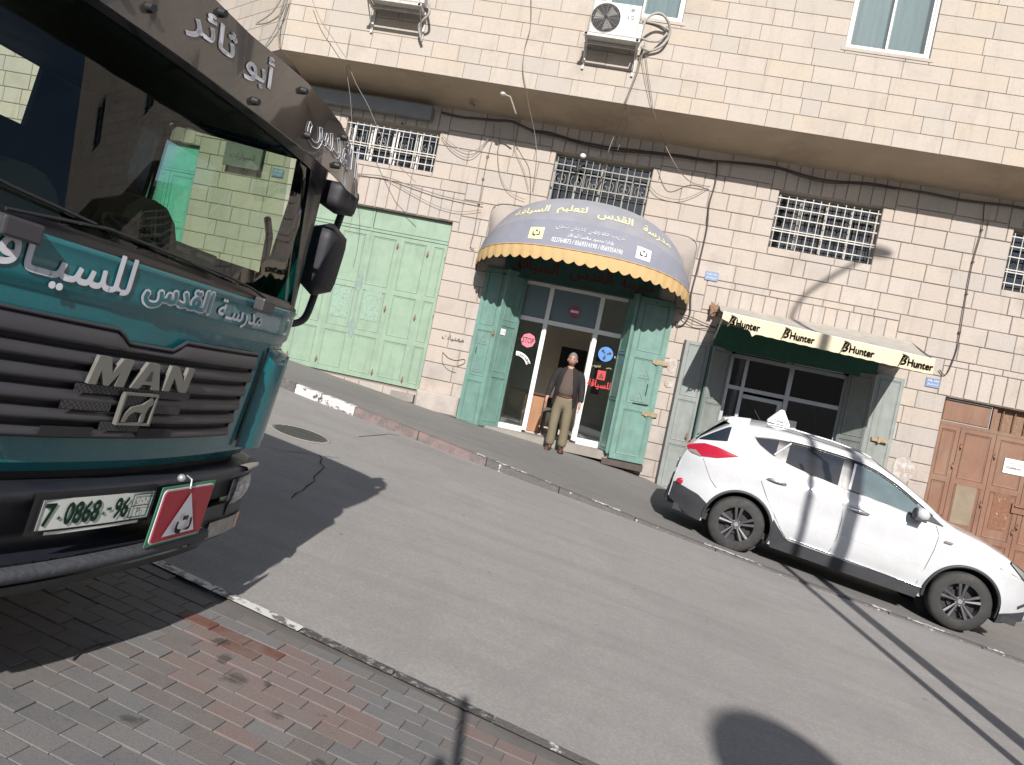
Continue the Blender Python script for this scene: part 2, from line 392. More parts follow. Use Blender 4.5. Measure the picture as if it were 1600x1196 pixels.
plane_sheet('ground', -400, 400, -400, 400, simple('pale_ground', (.24, .21, .18), .95, scale=.3), -.45)
g = G(); xs = [-60, -30, -16]+[-16+.5*i for i in range(1, 85)]+[40, 60]
rows = [[(x, near_y(x), road_z(x, near_y(x))) for x in xs], [(x, (near_y(x)+ky(x))/2, road_z(x, (near_y(x)+ky(x))/2)) for x in xs], [(x, ky(x)+.02, road_z(x, ky(x)+.02)) for x in xs]]
g.grid(rows).obj('road', 'asphalt', kind='structure')
# far pavement
g = G(); rows = []
for k in range(9):
    rows.append([(x, lerp(ky(x)+.12, 13.98, k/8), walk_z(x, lerp(ky(x)+.12, 13.98, k/8)) - (.004 if k == 0 else 0)) for x in xs])
g.grid(rows).obj('pavement', 'walk', kind='structure')
def painted(name, paint, base, lo, hi, sc=9):
    m, t, b, o = nt(name); v = coords(t)
    n = noise(t, v, sc, 7, .72); n2 = noise(t, v, 60, 4)
    c0 = mix(t, ramp(t, n2, .4, .65), base, [x*.6 for x in base])
    c = mix(t, ramp(t, n, lo, hi), c0, paint)
    t.links.new(c, b.inputs['Base Color']); b.inputs['Roughness'].default_value = .85; bump(t, b, n, .5, .006); return m
M['k_white'] = painted('peeling_white_kerb_paint', (.62, .60, .57), (.10, .095, .09), .42, .50, 7)
M['k_red'] = painted('worn_red_kerb_paint', (.225, .155, .145), (.165, .145, .138), .44, .60, 6)
M['k_plain'] = painted('bare_kerb_with_paint_flecks', (.55, .54, .52), (.13, .12, .115), .62, .64, 8)
M['k_dark'] = painted('dark_worn_kerb', (.30, .29, .28), (.075, .072, .07), .52, .62, 26)
M['k_edge'] = painted('white_paint_edge', (.60, .59, .57), (.17, .16, .15), .44, .50, 10)
fk = empty('far_kerb', (0, 9.6, -1.5)); tag(fk, kind='structure')
x = -9.36; i = 0
while x < 12:
    L = 1.0
    x2 = x+L
    p = (k_m := ('k_white' if -4.5 < x+.5 < -3.4 else 'k_red' if -3.5 < x+.5 < -.9 or x < -6 else 'k_plain'))
    g = G(); a = .006; h0, h1 = kh(x), kh(x2)
    P0 = (x+a, ky(x+a)); P1 = (x2-a, ky(x2-a))
    v = [(P0[0], P0[1], road_z(*P0)-.1), (P1[0], P1[1], road_z(*P1)-.1), (P1[0], P1[1]+.012, road_z(*P1)+h1), (P0[0], P0[1]+.012, road_z(*P0)+h0),
         (P1[0], P1[1]+.135, road_z(*P1)+h1+.004), (P0[0], P0[1]+.135, road_z(*P0)+h0+.004)]
    g.face([v[0], v[1], v[2], v[3]]).face([v[3], v[2], v[4], v[5]])
    g.face([v[0], v[3], v[5], (v[5][0], v[5][1], v[0][2])]).face([v[1], (v[4][0], v[4][1], v[1][2]), v[4], v[2]])
    g.obj('kerb_stone', p, fk); x = x2; i += 1
nk = empty('near_kerb', (0, 3.4, -1.5)); tag(nk, kind='structure')
x = -4.2
while x < 5:
    L = .5; x2 = x+L; a = .004
    mt = 'k_edge' if (x < -1.25 or x > .05) else 'k_dark'
    if -.6 < x < -.2: mt = 'k_plain'
    g = G()
    q = [(xx, near_y(xx)+dy, road_z(xx, near_y(xx)+dy)+dz) for xx, dy, dz in ((x+a, .012, -.05), (x2-a, .012, -.05), (x2-a, -.004, .022), (x+a, -.004, .022), (x2-a, -.085, .028), (x+a, -.085, .028))]
    g.face([q[1], q[0], q[3], q[2]]).face([q[2], q[3], q[5], q[4]]).obj('kerb_stone', mt, nk); x = x2
M['joint'] = simple('sandy_joint', (.12, .112, .105), .95, bstr=.3)
# near pavement of small clay and concrete pavers
plane_sheet('pavement_bed', -60, 60, -14, 3.0, 'joint', .010)
g = G(); xx = [-60, -6, -4, -3, -2, -1, 0, 1, 2, 3, 6, 60]
g.grid([[(a, 3.0 if a > -50 else 3.0, road_z(a, 3.0)+.010) for a in xx], [(a, near_y(a)-.03, road_z(a, near_y(a))+.010) for a in xx]]).obj('pavement_bed', 'joint', kind='structure')
def paver_mat(name, c1, c2):
    m, t, b, o = nt(name); v = coords(t); r = rnd(t)
    c = mix(t, r, c1, c2); c = mix(t, ramp(t, noise(t, v, 5, 7, .7), .42, .66, 0, .5), c, (.165, .155, .148)); n1 = noise(t, v, 14, 6, .7); n2 = noise(t, v, 120, 3)
    c = mix(t, ramp(t, n1, .42, .68, 0, .55), c, (.15, .135, .125)); c = mix(t, ramp(t, n2, .5, .7, 0, .3), c, [x*.55 for x in c1])
    # round drips and old oil with their own outline
    sp = None
    for (sx, sy, sr) in ((-1.335, 3.06, .05), (-1.22, 2.93, .06), (-1.42, 3.17, .05), (-1.10, 2.99, .035), (-.98, 2.80, .04), (-1.35, 2.46, .045), (-.72, 2.62, .035), (-.86, 2.93, .03), (-.62, 2.48, .03), (-1.55, 2.66, .018)):
        d = N(t, 'ShaderNodeVectorMath', operation='DISTANCE'); w = N(t, 'ShaderNodeVectorMath', operation='MULTIPLY'); w.inputs[1].default_value = (1, 1, 0)
        t.links.new(v, w.inputs[0]); t.links.new(w.outputs[0], d.inputs[0]); d.inputs[1].default_value = (sx, sy, 0)
        ad = N(t, 'ShaderNodeMath', operation='ADD'); t.links.new(d.outputs['Value'], ad.inputs[0]); t.links.new(ramp(t, noise(t, v, 18, 4), .3, .7, -.02, .03), ad.inputs[1])
        f = ramp(t, ad.outputs[0], sr, sr*.5, 0, .8)
        if sp is None: sp = f
        else:
            mx = N(t, 'ShaderNodeMath', operation='MAXIMUM'); t.links.new(sp, mx.inputs[0]); t.links.new(f, mx.inputs[1]); sp = mx.outputs[0]
    c = mix(t, sp, c, (.045, .04, .035))
    t.links.new(c, b.inputs['Base Color']); b.inputs['Roughness'].default_value = .8
    bump(t, b, n2, .35, .004); return m
PV = [paver_mat('grey_paver', (.104, .105, .109), (.15, .148, .149)), paver_mat('pink_paver', (.172, .118, .108), (.17, .134, .126)), paver_mat('brown_grey_paver', (.125, .11, .103), (.132, .118, .112)), paver_mat('rust_paver', (.13, .045, .03), (.12, .05, .035))]
BL, BW = .174, .0875
pm = []
for mt in PV:
    g = G(); n = 0; c = .002; h = .018
    x0, x1, y0, y1 = -BL/2+.0015, BL/2-.0015, -BW/2+.0015, BW/2-.0015
    g.v = [Vector(p) for p in ((x0, y0, -.02), (x1, y0, -.02), (x1, y1, -.02), (x0, y1, -.02), (x0, y0, h-c), (x1, y0, h-c), (x1, y1, h-c), (x0, y1, h-c), (x0+c, y0+c, h), (x1-c, y0+c, h), (x1-c, y1-c, h), (x0+c, y1-c, h))]
    for a in range(4):
        b_ = (a+1) % 4; g.f += [(a, b_, 4+b_, 4+a), (4+a, 4+b_, 8+b_, 8+a)]
    g.f.append((8, 9, 10, 11)); g.sm = [False]*9
    me = bpy.data.meshes.new('paving_brick'); me.from_pydata([tuple(v) for v in g.v], [], g.f); me.materials.append(mt); pm.append((me, g))
np_ = empty('near_pavement', (0, 3, -1.5)); tag(np_, kind='structure')
bx = Vector((1, -.095, 0)).normalized(); by = Vector((.095, 1, 0)).normalized()
ex = Vector((1, 0, GX)).normalized(); ez = Vector((-GX, -GY, 1)).normalized()
ax = (bx+Vector((0, 0, bx.x*GX+bx.y*GY))).normalized(); ay = ez.cross(ax)
rot = Matrix((ax, ay, ez)).transposed()
cand = []
for r in range(-4, 37):
    for k in range(-24, 15):
        off = (.5 if r % 2 else 0)+(.12*math.sin(r*2.1))
        s = (k+off)*BL; tt = -r*BW
        p = Vector((0, 3.30, 0))+bx*s+by*tt
        if p.y+.038 > near_y(p.x)-.088: continue
        if p.y < 1.2 or p.x < -3.6 or p.x > 1.9: continue
        cand.append((p.x, p.y))
R2 = random.Random(3)
def paver_kind(x, y):
    if -1.6 < x < -1.2 and 3.27-.42*(x+1.6) < y < 3.40-.42*(x+1.6): return 3
    q = math.sin(x*4.3+y*2.1)+math.sin(y*5.7-x*1.9+1.3)+math.sin(x*9+y*7)*.5+R2.uniform(-.7, .7)
    return 1 if q > .45 else 2 if q > -.1 else 0
g_rest = [G() for _ in PV]
cand.sort(key=lambda p: -((p[0] > -2.6) and (p[0] < .7) and p[1] > 2.1 and p[1] > 2.1+(-.25 if p[0] < -.4 else .35))*10+((p[0]+.9)**2*.3+(p[1]-3.0)**2))
for i, (x, y) in enumerate(cand):
    near = near_y(x)-.088
    k = paver_kind(x, y); dz = R2.uniform(-.003, .003)
    loc = Vector((x, y, road_z(x, y)+dz)); tilt = Matrix.Rotation(R2.uniform(-.008, .008), 3, 'X') @ Matrix.Rotation(R2.uniform(-.006, .006), 3, 'Y') @ Matrix.Rotation(R2.uniform(-.01, .01), 3, 'Z')
    Mx = Matrix.Translation(loc) @ (rot @ tilt).to_4x4()
    if i < 290:
        o = bpy.data.objects.new('brick', pm[k][0]); COL.objects.link(o); o.parent = np_
        o.matrix_local = Matrix.Translation(-Vector((0, 3, -1.5))) @ Mx
    else:
        G_ = g_rest[k]; src = pm[k][1]; n = len(G_.v); G_.v += [Mx @ v for v in src.v]; G_.f += [tuple(n+q for q in f) for f in src.f]; G_.sm += src.sm
for k, G_ in enumerate(g_rest):
    if G_.v: G_.obj('brick_field', PV[k], np_, kind='stuff')
# wider pavement behind the photographer, too far off to tell the pavers apart
plane_sheet('pavement_surface', 1.95, 60, -14, 3.0, PV[2], .015); plane_sheet('pavement_surface', -3.55, 1.95, -14, 1.15, PV[0], .012); plane_sheet('pavement_surface', -60, -3.6, -14, 3.4, PV[2], .015)
M['remnant'] = painted('flaking_white_paint', (.60, .59, .57), (.12, .115, .11), .46, .50, 16)
for pts in ([(-1.515,10.428,-1.243),(-1.399,10.295,-1.259)], [(-1.236,10.019,-1.284),(-0.967,9.674,-1.323),(-0.814,9.685,-1.340)], [(-0.557,9.658,-1.369),(-0.481,9.560,-1.380)], [(0.071,10.641,-1.418),(0.292,10.444,-1.447),(0.449,10.104,-1.473)], [(1.510,9.733,-1.601),(1.665,9.685,-1.620),(1.876,9.658,-1.644)], [(1.900,9.560,-1.649),(2.106,9.410,-1.676)], [(3.481,9.648,-1.826),(3.684,9.732,-1.847),(3.687,9.461,-1.854)], [(3.862,9.395,-1.875),(4.056,9.333,-1.898),(4.336,9.366,-1.929)], [(4.716,9.294,-1.974),(4.890,9.149,-1.997)]):
    rows = [[(p[0], ky(p[0])+.045, road_z(p[0], ky(p[0])+.03)+kh(p[0])+.006) for p in pts], [(p[0], ky(p[0])+.115, road_z(p[0], ky(p[0])+.1)+kh(p[0])+.010) for p in pts]]
    G().grid(rows, sm=False).obj('paint_remnant', 'remnant', fk)
# manhole cover sunk in the road
mh = empty('manhole_cover', (-3.14, 7.95, road_z(-3.14, 7.95)), label='round ribbed iron manhole cover set in the road beside the green truck', cat='manhole cover')
def onroad(x, y, dz): return (x, y, road_z(x, y)+dz)
g = G(); g.face([onroad(-3.14+.31*math.cos(a*.2618), 7.95+.31*math.sin(a*.2618), .004) for a in range(24)]).obj('plate', simple('cast_iron', (.17, .165, .155), .7, .1, scale=20), mh)
g = G()
g.grid([[onroad(-3.14+r*math.cos(a*.2618), 7.95+r*math.sin(a*.2618), z) for a in range(24)] for r, z in ((.335, .003), (.328, .010), (.305, .010), (.30, .003))], True).obj('rim', 'concrete', mh)
for k in range(-7, 8):
    xx = k*.038; hh = math.sqrt(max(0, .28**2-xx*xx)); g = G()
    g.face([onroad(-3.14+xx-.011, 7.95-hh, .009), onroad(-3.14+xx+.011, 7.95-hh, .009), onroad(-3.14+xx+.011, 7.95+hh, .009), onroad(-3.14+xx-.011, 7.95+hh, .009)]).obj('rib', M['iron'], mh)
# cracks in the asphalt
def strip(pts, w, mat, name, dz=.004, parent=None):
    pts = [Vector(p) for p in pts]; rows = []
    for i, p in enumerate(pts):
        d = (pts[min(i+1, len(pts)-1)]-pts[max(i-1, 0)]).normalized(); s = Vector((-d.y, d.x, 0))*(w*random.uniform(.4, 1.2))
        rows.append([onroad(p.x-s.x, p.y-s.y, dz), onroad(p.x+s.x, p.y+s.y, dz)])
    G().grid(rows, sm=False).obj(name, mat, parent, kind='structure' if parent is None else None)
M['crackm'] = simple('crack_shadow', (.035, .032, .03), .95, bstr=0)
strip([(-2.639,7.273,-1.189),(-2.563,7.154,-1.200),(-2.510,6.978,-1.210),(-2.421,6.870,-1.223),(-2.380,6.646,-1.233),(-2.336,6.408,-1.243),(-2.280,6.301,-1.252),(-2.250,6.066,-1.261),(-2.211,5.872,-1.270),(-2.210,5.744,-1.273),(-2.171,5.575,-1.281)], .010, 'crackm', 'road_crack')
strip([(-2.977,6.913,-1.159),(-2.857,6.940,-1.172),(-2.767,7.110,-1.178),(-2.625,7.256,-1.191),(-2.499,7.461,-1.201)], .006, 'crackm', 'road_crack')
strip([(-2.799,8.897,-1.133),(-2.738,9.337,-1.130),(-2.683,9.772,-1.126),(-2.582,9.975,-1.133)], .006, 'crackm', 'road_crack')
# twig on the pavers
G().tube([Vector(p)+Vector((0, 0, .028)) for p in smooth_path([(-1.726,2.632,-1.400),(-1.740,2.696,-1.397),(-1.738,2.765,-1.395),(-1.709,2.844,-1.397)])], .004, 5).obj('twig', 'black', label='thin dark curved twig lying on the paving bricks', cat='twig')
g = G()
for _ in ():
    pass
# ------------------------------------------------------------------ the stone building opposite
YW, YU = 13.9, 12.8
bld = empty('stone_building', (0, 13.9, -1.2), label='pale limestone street building with an overhanging upper storey and a row of shuttered shops', cat='building')
def wall_sheet(x0, x1, z0, z1, y, holes, name, mat):
    X = sorted(set([x0, x1]+[c for h in holes for c in h[:2] if x0 < c < x1])); Z = sorted(set([z0, z1]+[c for h in holes for c in h[2:] if z0 < c < z1])); g = G()
    for a, b in zip(X, X[1:]):
        for c, d in zip(Z, Z[1:]):
            mx, mz = (a+b)/2, (c+d)/2
            if any(h[0] < mx < h[1] and h[2] < mz < h[3] for h in holes): continue
            g.face([(a, y, c), (b, y, c), (b, y, d), (a, y, d)])
    return g.obj(name, mat, bld)
LOWER = dict(gate=(-6.47, -3.43, -.70, 2.49), shop=(-2.2, .16, -1.25, 1.75), hunter=(1.68, 4.32, -1.9, 1.56), brown=(5.6, 8.66, -2.6, 1.09), gate2=(-11.4, -8.62, -.5, 3.05), gate3=(10.6, 13.0, -3.4, .8), door4=(16.6, 18.6, -4, .4),
             w1=(-5.80, -4.0, 3.33, 4.10), w2=(-1.80, -.03, 3.07, 4.09), w3=(2.2, 3.96, 3.07, 4.08), w4=(6.1, 7.85, 3.05, 4.09), w5=(10.3, 12.1, 3.05, 4.09), w6=(15, 16.8, 3.05, 4.09), w0=(-10.2, -8.6, 3.5, 4.15))
UPPER = dict(u1=(-1.36, -.06, 6.19, 7.6), u2=(2.56, 3.86, 6.18, 7.6), u3=(7.2, 8.5, 6.18, 7.6), u4=(11.2, 12.5, 6.18, 7.6), u5=(15.4, 16.7, 6.18, 7.6), u6=(-5.6, -4.3, 6.3, 7.6),
             t1=(-1.36, -.06, 9.4, 10.8), t2=(2.56, 3.86, 9.4, 10.8), t3=(7.2, 8.5, 9.4, 10.8), t4=(11.2, 12.5, 9.4, 10.8), t5=(15.4, 16.7, 9.4, 10.8))
XR, XL, ZT = 20.6, -14.0, 11.6
SOF = 4.72
wall_sheet(XL, XR, -6, 4.75, YW+.012, list(LOWER.values()), 'ground_floor_wall', 'mortar')
wall_sheet(-6.8, XR, SOF, ZT, YU+.012, list(UPPER.values()), 'upper_wall', 'mortar')
lw = [o for o in bld.children if o.name.startswith('ground_floor_wall')][0]; uw = [o for o in bld.children if o.name.startswith('upper_wall')][0]
# soffit, coved to the wall, end walls and roof
g = G(); g.grid([[(x, y, z) for x in (-6.8, XR)] for y, z in ((YU+.01, SOF), (13.1, SOF+.005), (13.4, SOF-.02), (13.65, SOF-.07), (13.9, SOF-.17))], flip=True).obj('soffit', 'soffit', bld)
g = G(); g.face([(XR, YU, SOF), (XR, 24, SOF), (XR, 24, ZT), (XR, YU, ZT)]).face([(XR, YW, -6), (XR, 24, -6), (XR, 24, SOF), (XR, YW, SOF)]).obj('end_wall', 'stone_up', bld)
g = G(); g.box((XL, 13.2, ZT), (XR, 24, ZT+.2)).obj('roof', 'concrete', bld)
stones = []      # (x0,x1,z0,z1,y,kind)
def course(x0, x1, z0, z1, y, holes, wmin, wmax, kind, rng, tf=None):
    hs_ = [h for h in holes if h[2] < z1-.004 and h[3] > z0+.004 and h[1] > x0 and h[0] < x1]
    br = sorted(set([x0, x1]+[c for h in hs_ for c in h[:2] if x0 < c < x1])); segs = []
    for a, b in zip(br, br[1:]):
        if b-a < .01: continue
        m_ = (a+b)/2; iv = [(z0, z1)]
        for h in hs_:
            if h[0] < m_ < h[1]:
                nv = []
                for lo, hi in iv:
                    if h[2] > lo: nv.append((lo, min(hi, h[2])))
                    if h[3] < hi: nv.append((max(lo, h[3]), hi))
                iv = nv
        for lo, hi in iv:
            if hi-lo < .035: continue
            if segs and abs(segs[-1][1]-a) < 1e-6 and abs(segs[-1][2]-lo) < 1e-6 and abs(segs[-1][3]-hi) < 1e-6: segs[-1][1] = b
            else: segs.append([a, b, lo, hi])
    for a, b, lo, hi in segs:
        x = a
        while x < b-.001:
            w = rng.uniform(wmin, wmax)
            if rng.random() < .14: w *= .6
            if b-(x+w) < wmin*.6: w = b-x if b-x < wmax*1.2 else (b-x)/2
            stones.append((x, min(b, x+w), lo, hi, y, kind)); x += w
r3 = random.Random(11)
SOLD = [(-5.95, -3.85, 4.10, 4.56, 10), (-1.9, .1, 4.09, 4.56, 9), (2.05, 4.15, 4.08, 4.56, 10), (6.0, 8.0, 4.10, 4.56, 9), (-6.6, -3.3, 2.50, 3.03, 16), (1.3, 4.6, 1.77, 2.20, 16), (5.45, 8.8, 1.10, 1.60, 16), (10.2, 12.2, 4.1, 4.56, 9), (-8.75, -11.5, 3.06, 3.46, 12)]
SOLD = [(min(a, b), max(a, b), c, d, n) for a, b, c, d, n in SOLD]
AWH = (1.62, 4.38, 1.5, 1.78)
for (a, b, c, d, n) in SOLD:
    for i in range(n): stones.append((a+(b-a)*i/n, a+(b-a)*(i+1)/n, c, d, YW, 'low'))
hl = [h for h in LOWER.values()]+[s[:4] for s in SOLD]
z = 4.56
lev = [4.56, 4.15]; zz = 3.845
while zz > -5.5: lev.append(zz); zz -= .305
for a, b in zip(lev, lev[1:]):
    # split the course where an opening or lintel ends inside it
    cuts = sorted(set([b, a]+[c for h in hl for c in (h[2], h[3]) if b+.07 < c < a-.07]))
    cuts = [b, a]
    course(XL, XR, b, a, YW, hl, .34, .66, 'low', r3)
zz = SOF
while zz < ZT-.05:
    course(-6.8, XR, zz, min(ZT, zz+.272), YU, list(UPPER.values()), .42, .95, 'up', r3); zz += .272
def vis(s):
    cx, cz = (s[0]+s[1])/2, (s[2]+s[3])/2
    if s[5] == 'up': return -6.3 < cx < 6.2 and cz < 7.1-.02*cx and cz > 4.7
    return -4.1 < cx < 6.0 and -1.6 < cz
stones.sort(key=lambda s: (0 if vis(s) else 1, -(s[1]-s[0])*(s[3]-s[2])*(1.18 if s[5] == 'up' else 1)))
rest = {'low': G(), 'up': G()}
for i, (x0, x1, z0, z1, y, k) in enumerate(stones):
    pr = r3.uniform(.002, .007) if k == 'up' else r3.uniform(.004, .016)
    gp = .0035 if k == 'up' else .005
    tgt = G() if i < 300 else rest[k]
    tgt.chbox((x0+gp, y-pr, z0+gp), (x1-gp, y+.02, z1-gp), .004 if k == 'up' else .009)
    if i < 300: tgt.obj('stone', 'stone_up' if k == 'up' else 'stone_low', uw if k == 'up' else lw)
rest['low'].obj('stone_courses', 'stone_low', lw, kind='stuff'); rest['up'].obj('stone_courses', 'stone_up', uw, kind='stuff')
# the wall turns away at the left end of the overhang
c30, s30 = math.cos(.6), math.sin(.6); g = G(); gm = G(); zz = SOF
while zz < ZT-.05:
    x = 0.
    while x < 5:
        w = r3.uniform(.4, .9); w = min(w, 5.0-x)
        a = (-6.8-c30*x, 12.8+s30*x); b = (-6.8-c30*(x+w-.007), 12.8+s30*(x+w-.007))
        g.face([(b[0], b[1]-.008, zz+.004), (a[0], a[1]-.008, zz+.004), (a[0], a[1]-.008, zz+.268), (b[0], b[1]-.008, zz+.268)]); x += w
    zz += .272
g.obj('return_wall', 'stone_up', bld)
gm.face([(-6.8-c30*5, 12.8+s30*5, SOF-.0), (-6.8, 12.8+.004, SOF), (-6.8, 12.8+.004, ZT), (-6.8-c30*5, 12.8+s30*5, ZT)]).face([(-6.8-c30*5, 12.8+s30*5, SOF), (-6.8, 14.2, SOF), (-6.8, 12.8, SOF)]).obj('return_wall_core', 'mortar', bld)
def reveal(h, y, d, mat, nm='reveal'):
    x0, x1, z0, z1 = h; g = G()
    g.face([(x0, y, z0), (x0, y, z1), (x0, y+d, z1), (x0, y+d, z0)]).face([(x1, y, z0), (x1, y+d, z0), (x1, y+d, z1), (x1, y, z1)]).face([(x0, y, z1), (x1, y, z1), (x1, y+d, z1), (x0, y+d, z1)]).face([(x0, y, z0), (x0, y+d, z0), (x1, y+d, z0), (x1, y, z0)])
    return g.obj(nm, mat, bld)
for k, h in LOWER.items(): reveal(h, YW-.003, .32 if k[0] == 'w' else .38, 'stone_low')
for k, h in UPPER.items(): reveal(h, YU-.002, .2, 'stone_up')
# ---- upper windows: sliding aluminium sashes
def sliding_window(h, y, open_left=False):
    x0, x1, z0, z1 = h; w = empty('window', ((x0+x1)/2, y, z0)); w.parent = bld; w['_org'] = [w.location.x, w.location.y, w.location.z]
    w.location = Vector(w.location)-org(bld); w['_org'] = list(w.location)
    g = G(); t = .05
    for a, b in (((x0, y, z0), (x1, y+.07, z0+t)), ((x0, y, z1-t), (x1, y+.07, z1)), ((x0, y+.001, z0+t), (x0+t, y+.07, z1-t)), ((x1-t, y+.001, z0+t), (x1, y+.07, z1-t))): g.box(a, b)
    g.obj('frame', 'ac', w)
    xm = (x0+x1)/2
    for a, b, yy in ((x0+t, xm+.03, y+.04), (xm-.03, x1-t, y+.02)):
        s = G(); u = .035
        s.box((a, yy, z0+t), (b, yy+.02, z0+t+u)).box((a, yy, z1-t-u), (b, yy+.02, z1-t)).box((a, yy+.001, z0+t+u), (a+u, yy+.02, z1-t-u)).box((b-u, yy+.001, z0+t+u), (b, yy+.02, z1-t-u)).obj('sash', 'ac', w)
        G().box((a+u, yy+.008, z0+t+u), (b-u, yy+.012, z1-t-u)).obj('pane', 'glass_room', w)
    c = G(); n = 40; rows = [[(lerp(x0, x1, i/n), y+.16+.018*math.sin(i*1.9)+.01*math.sin(i*.7), z) for i in range(n+1)] for z in (z0, z1)]
    c.grid(rows).obj('curtain', 'curtain', w)
    G().box((x0-.06, y-.05, z0-.055), (x1+.06, y+.05, z0-.004)).obj('sill', 'stone_up', w)
for h in UPPER.values(): sliding_window(h, YU+.035)
# ---- barred windows under the overhang
def barred_window(h, style):
    x0, x1, z0, z1 = h; y = YW
    w = empty('barred_window', ((x0+x1)/2-0, y-13.9, z0+1.2)); w.parent = bld; w['_org'] = list(w.location)
    bar = 'white_bar' if style != 2 else 'grey_bar'
    fr = G()
    for a, b in (((x0, y+.16, z0), (x1, y+.21, z0+.04)), ((x0, y+.16, z1-.04), (x1, y+.21, z1)), ((x0, y+.161, z0+.04), (x0+.04, y+.21, z1-.04)), ((x1-.04, y+.161, z0+.04), (x1, y+.21, z1-.04))): fr.box(a, b)
    for k in (1, 2, 3): xm = lerp(x0, x1, k/4); fr.box((xm-.02, y+.162, z0+.04), (xm+.02, y+.208, z1-.04))
    fr.obj('frame', 'white_bar' if style == 1 else 'grey_bar', w)
    for k in range(4):
        a, b = lerp(x0, x1, k/4)+.02, lerp(x0, x1, (k+1)/4)-.02
        G().box((a, y+.19, z0+.04), (b, y+.195, z1-.04)).obj('pane', 'glass_dark', w)
    G().box((x0-.02, y+.33, z0-.02), (x1+.02, y+.34, z1+.02)).obj('blind', 'dark', w)
    # wrought scrolls close to the panes
    sc = G(); n = 4 if style != 2 else 6
    for k in range(n):
        cx = lerp(x0, x1, (k+.5)/n); cz = lerp(z0, z1, .55); r = .07 if style != 2 else .085
        for sx in (-1, 1):
            pts = [(cx+sx*(.012+r*(t/14)*math.cos(t*.55)*.8+.03), y+.13, cz+r*1.3*(t/14)*math.sin(t*.55)) for t in range(15)]
            sc.tube(pts, .006, 4)
        sc.box((cx-.16, y+.125, cz-.17), (cx+.16, y+.135, cz-.155)).box((cx-.16, y+.125, cz+.16), (cx+.16, y+.135, cz+.175)).box((cx-.15, y+.125, cz-.17), (cx-.14, y+.135, cz+.17)).box((cx+.14, y+.125, cz-.17), (cx+.15, y+.135, cz+.17))
    sc.obj('scrollwork', 'grey_bar' if style != 3 else 'iron', w)
    nb = 14 if style != 3 else 13; yb = y+.045
    for k in range(nb):
        xx = x0+.05+(x1-x0-.1)*k/(nb-1)+random.uniform(-.006, .006)
        G().cyl((xx, yb, z0-.01), (xx+random.uniform(-.004, .004), yb, z1-.07+random.uniform(-.01, .01)), .0085, seg=6).obj('bar', bar, w)
    zs = (.14, .20, .38, .86) if style == 1 else (.13, .45, .80) if style == 2 else (.12, .30, .34, .55, .72, .88)
    if style == 1: zs = (.16, .36, .42, .86)
    for f in zs:
        zz = lerp(z0, z1, f); G().box((x0-.008, yb-.014, zz-.009), (x1+.008, yb-.004, zz+.009)).obj('rail', bar, w)
    if style == 1:
        for xx in (lerp(x0, x1, .08), lerp(x0, x1, .30), lerp(x0, x1, .56), lerp(x0, x1, .80)): G().cyl((xx, yb+.03, z0), (xx, yb+.03, z1-.1), .017, seg=8).obj('post', 'white_metal', w)
for k, stl in (('w0', 1), ('w1', 1), ('w2', 2), ('w3', 3), ('w4', 3), ('w5', 3), ('w6', 3)): barred_window(LOWER[k], stl)
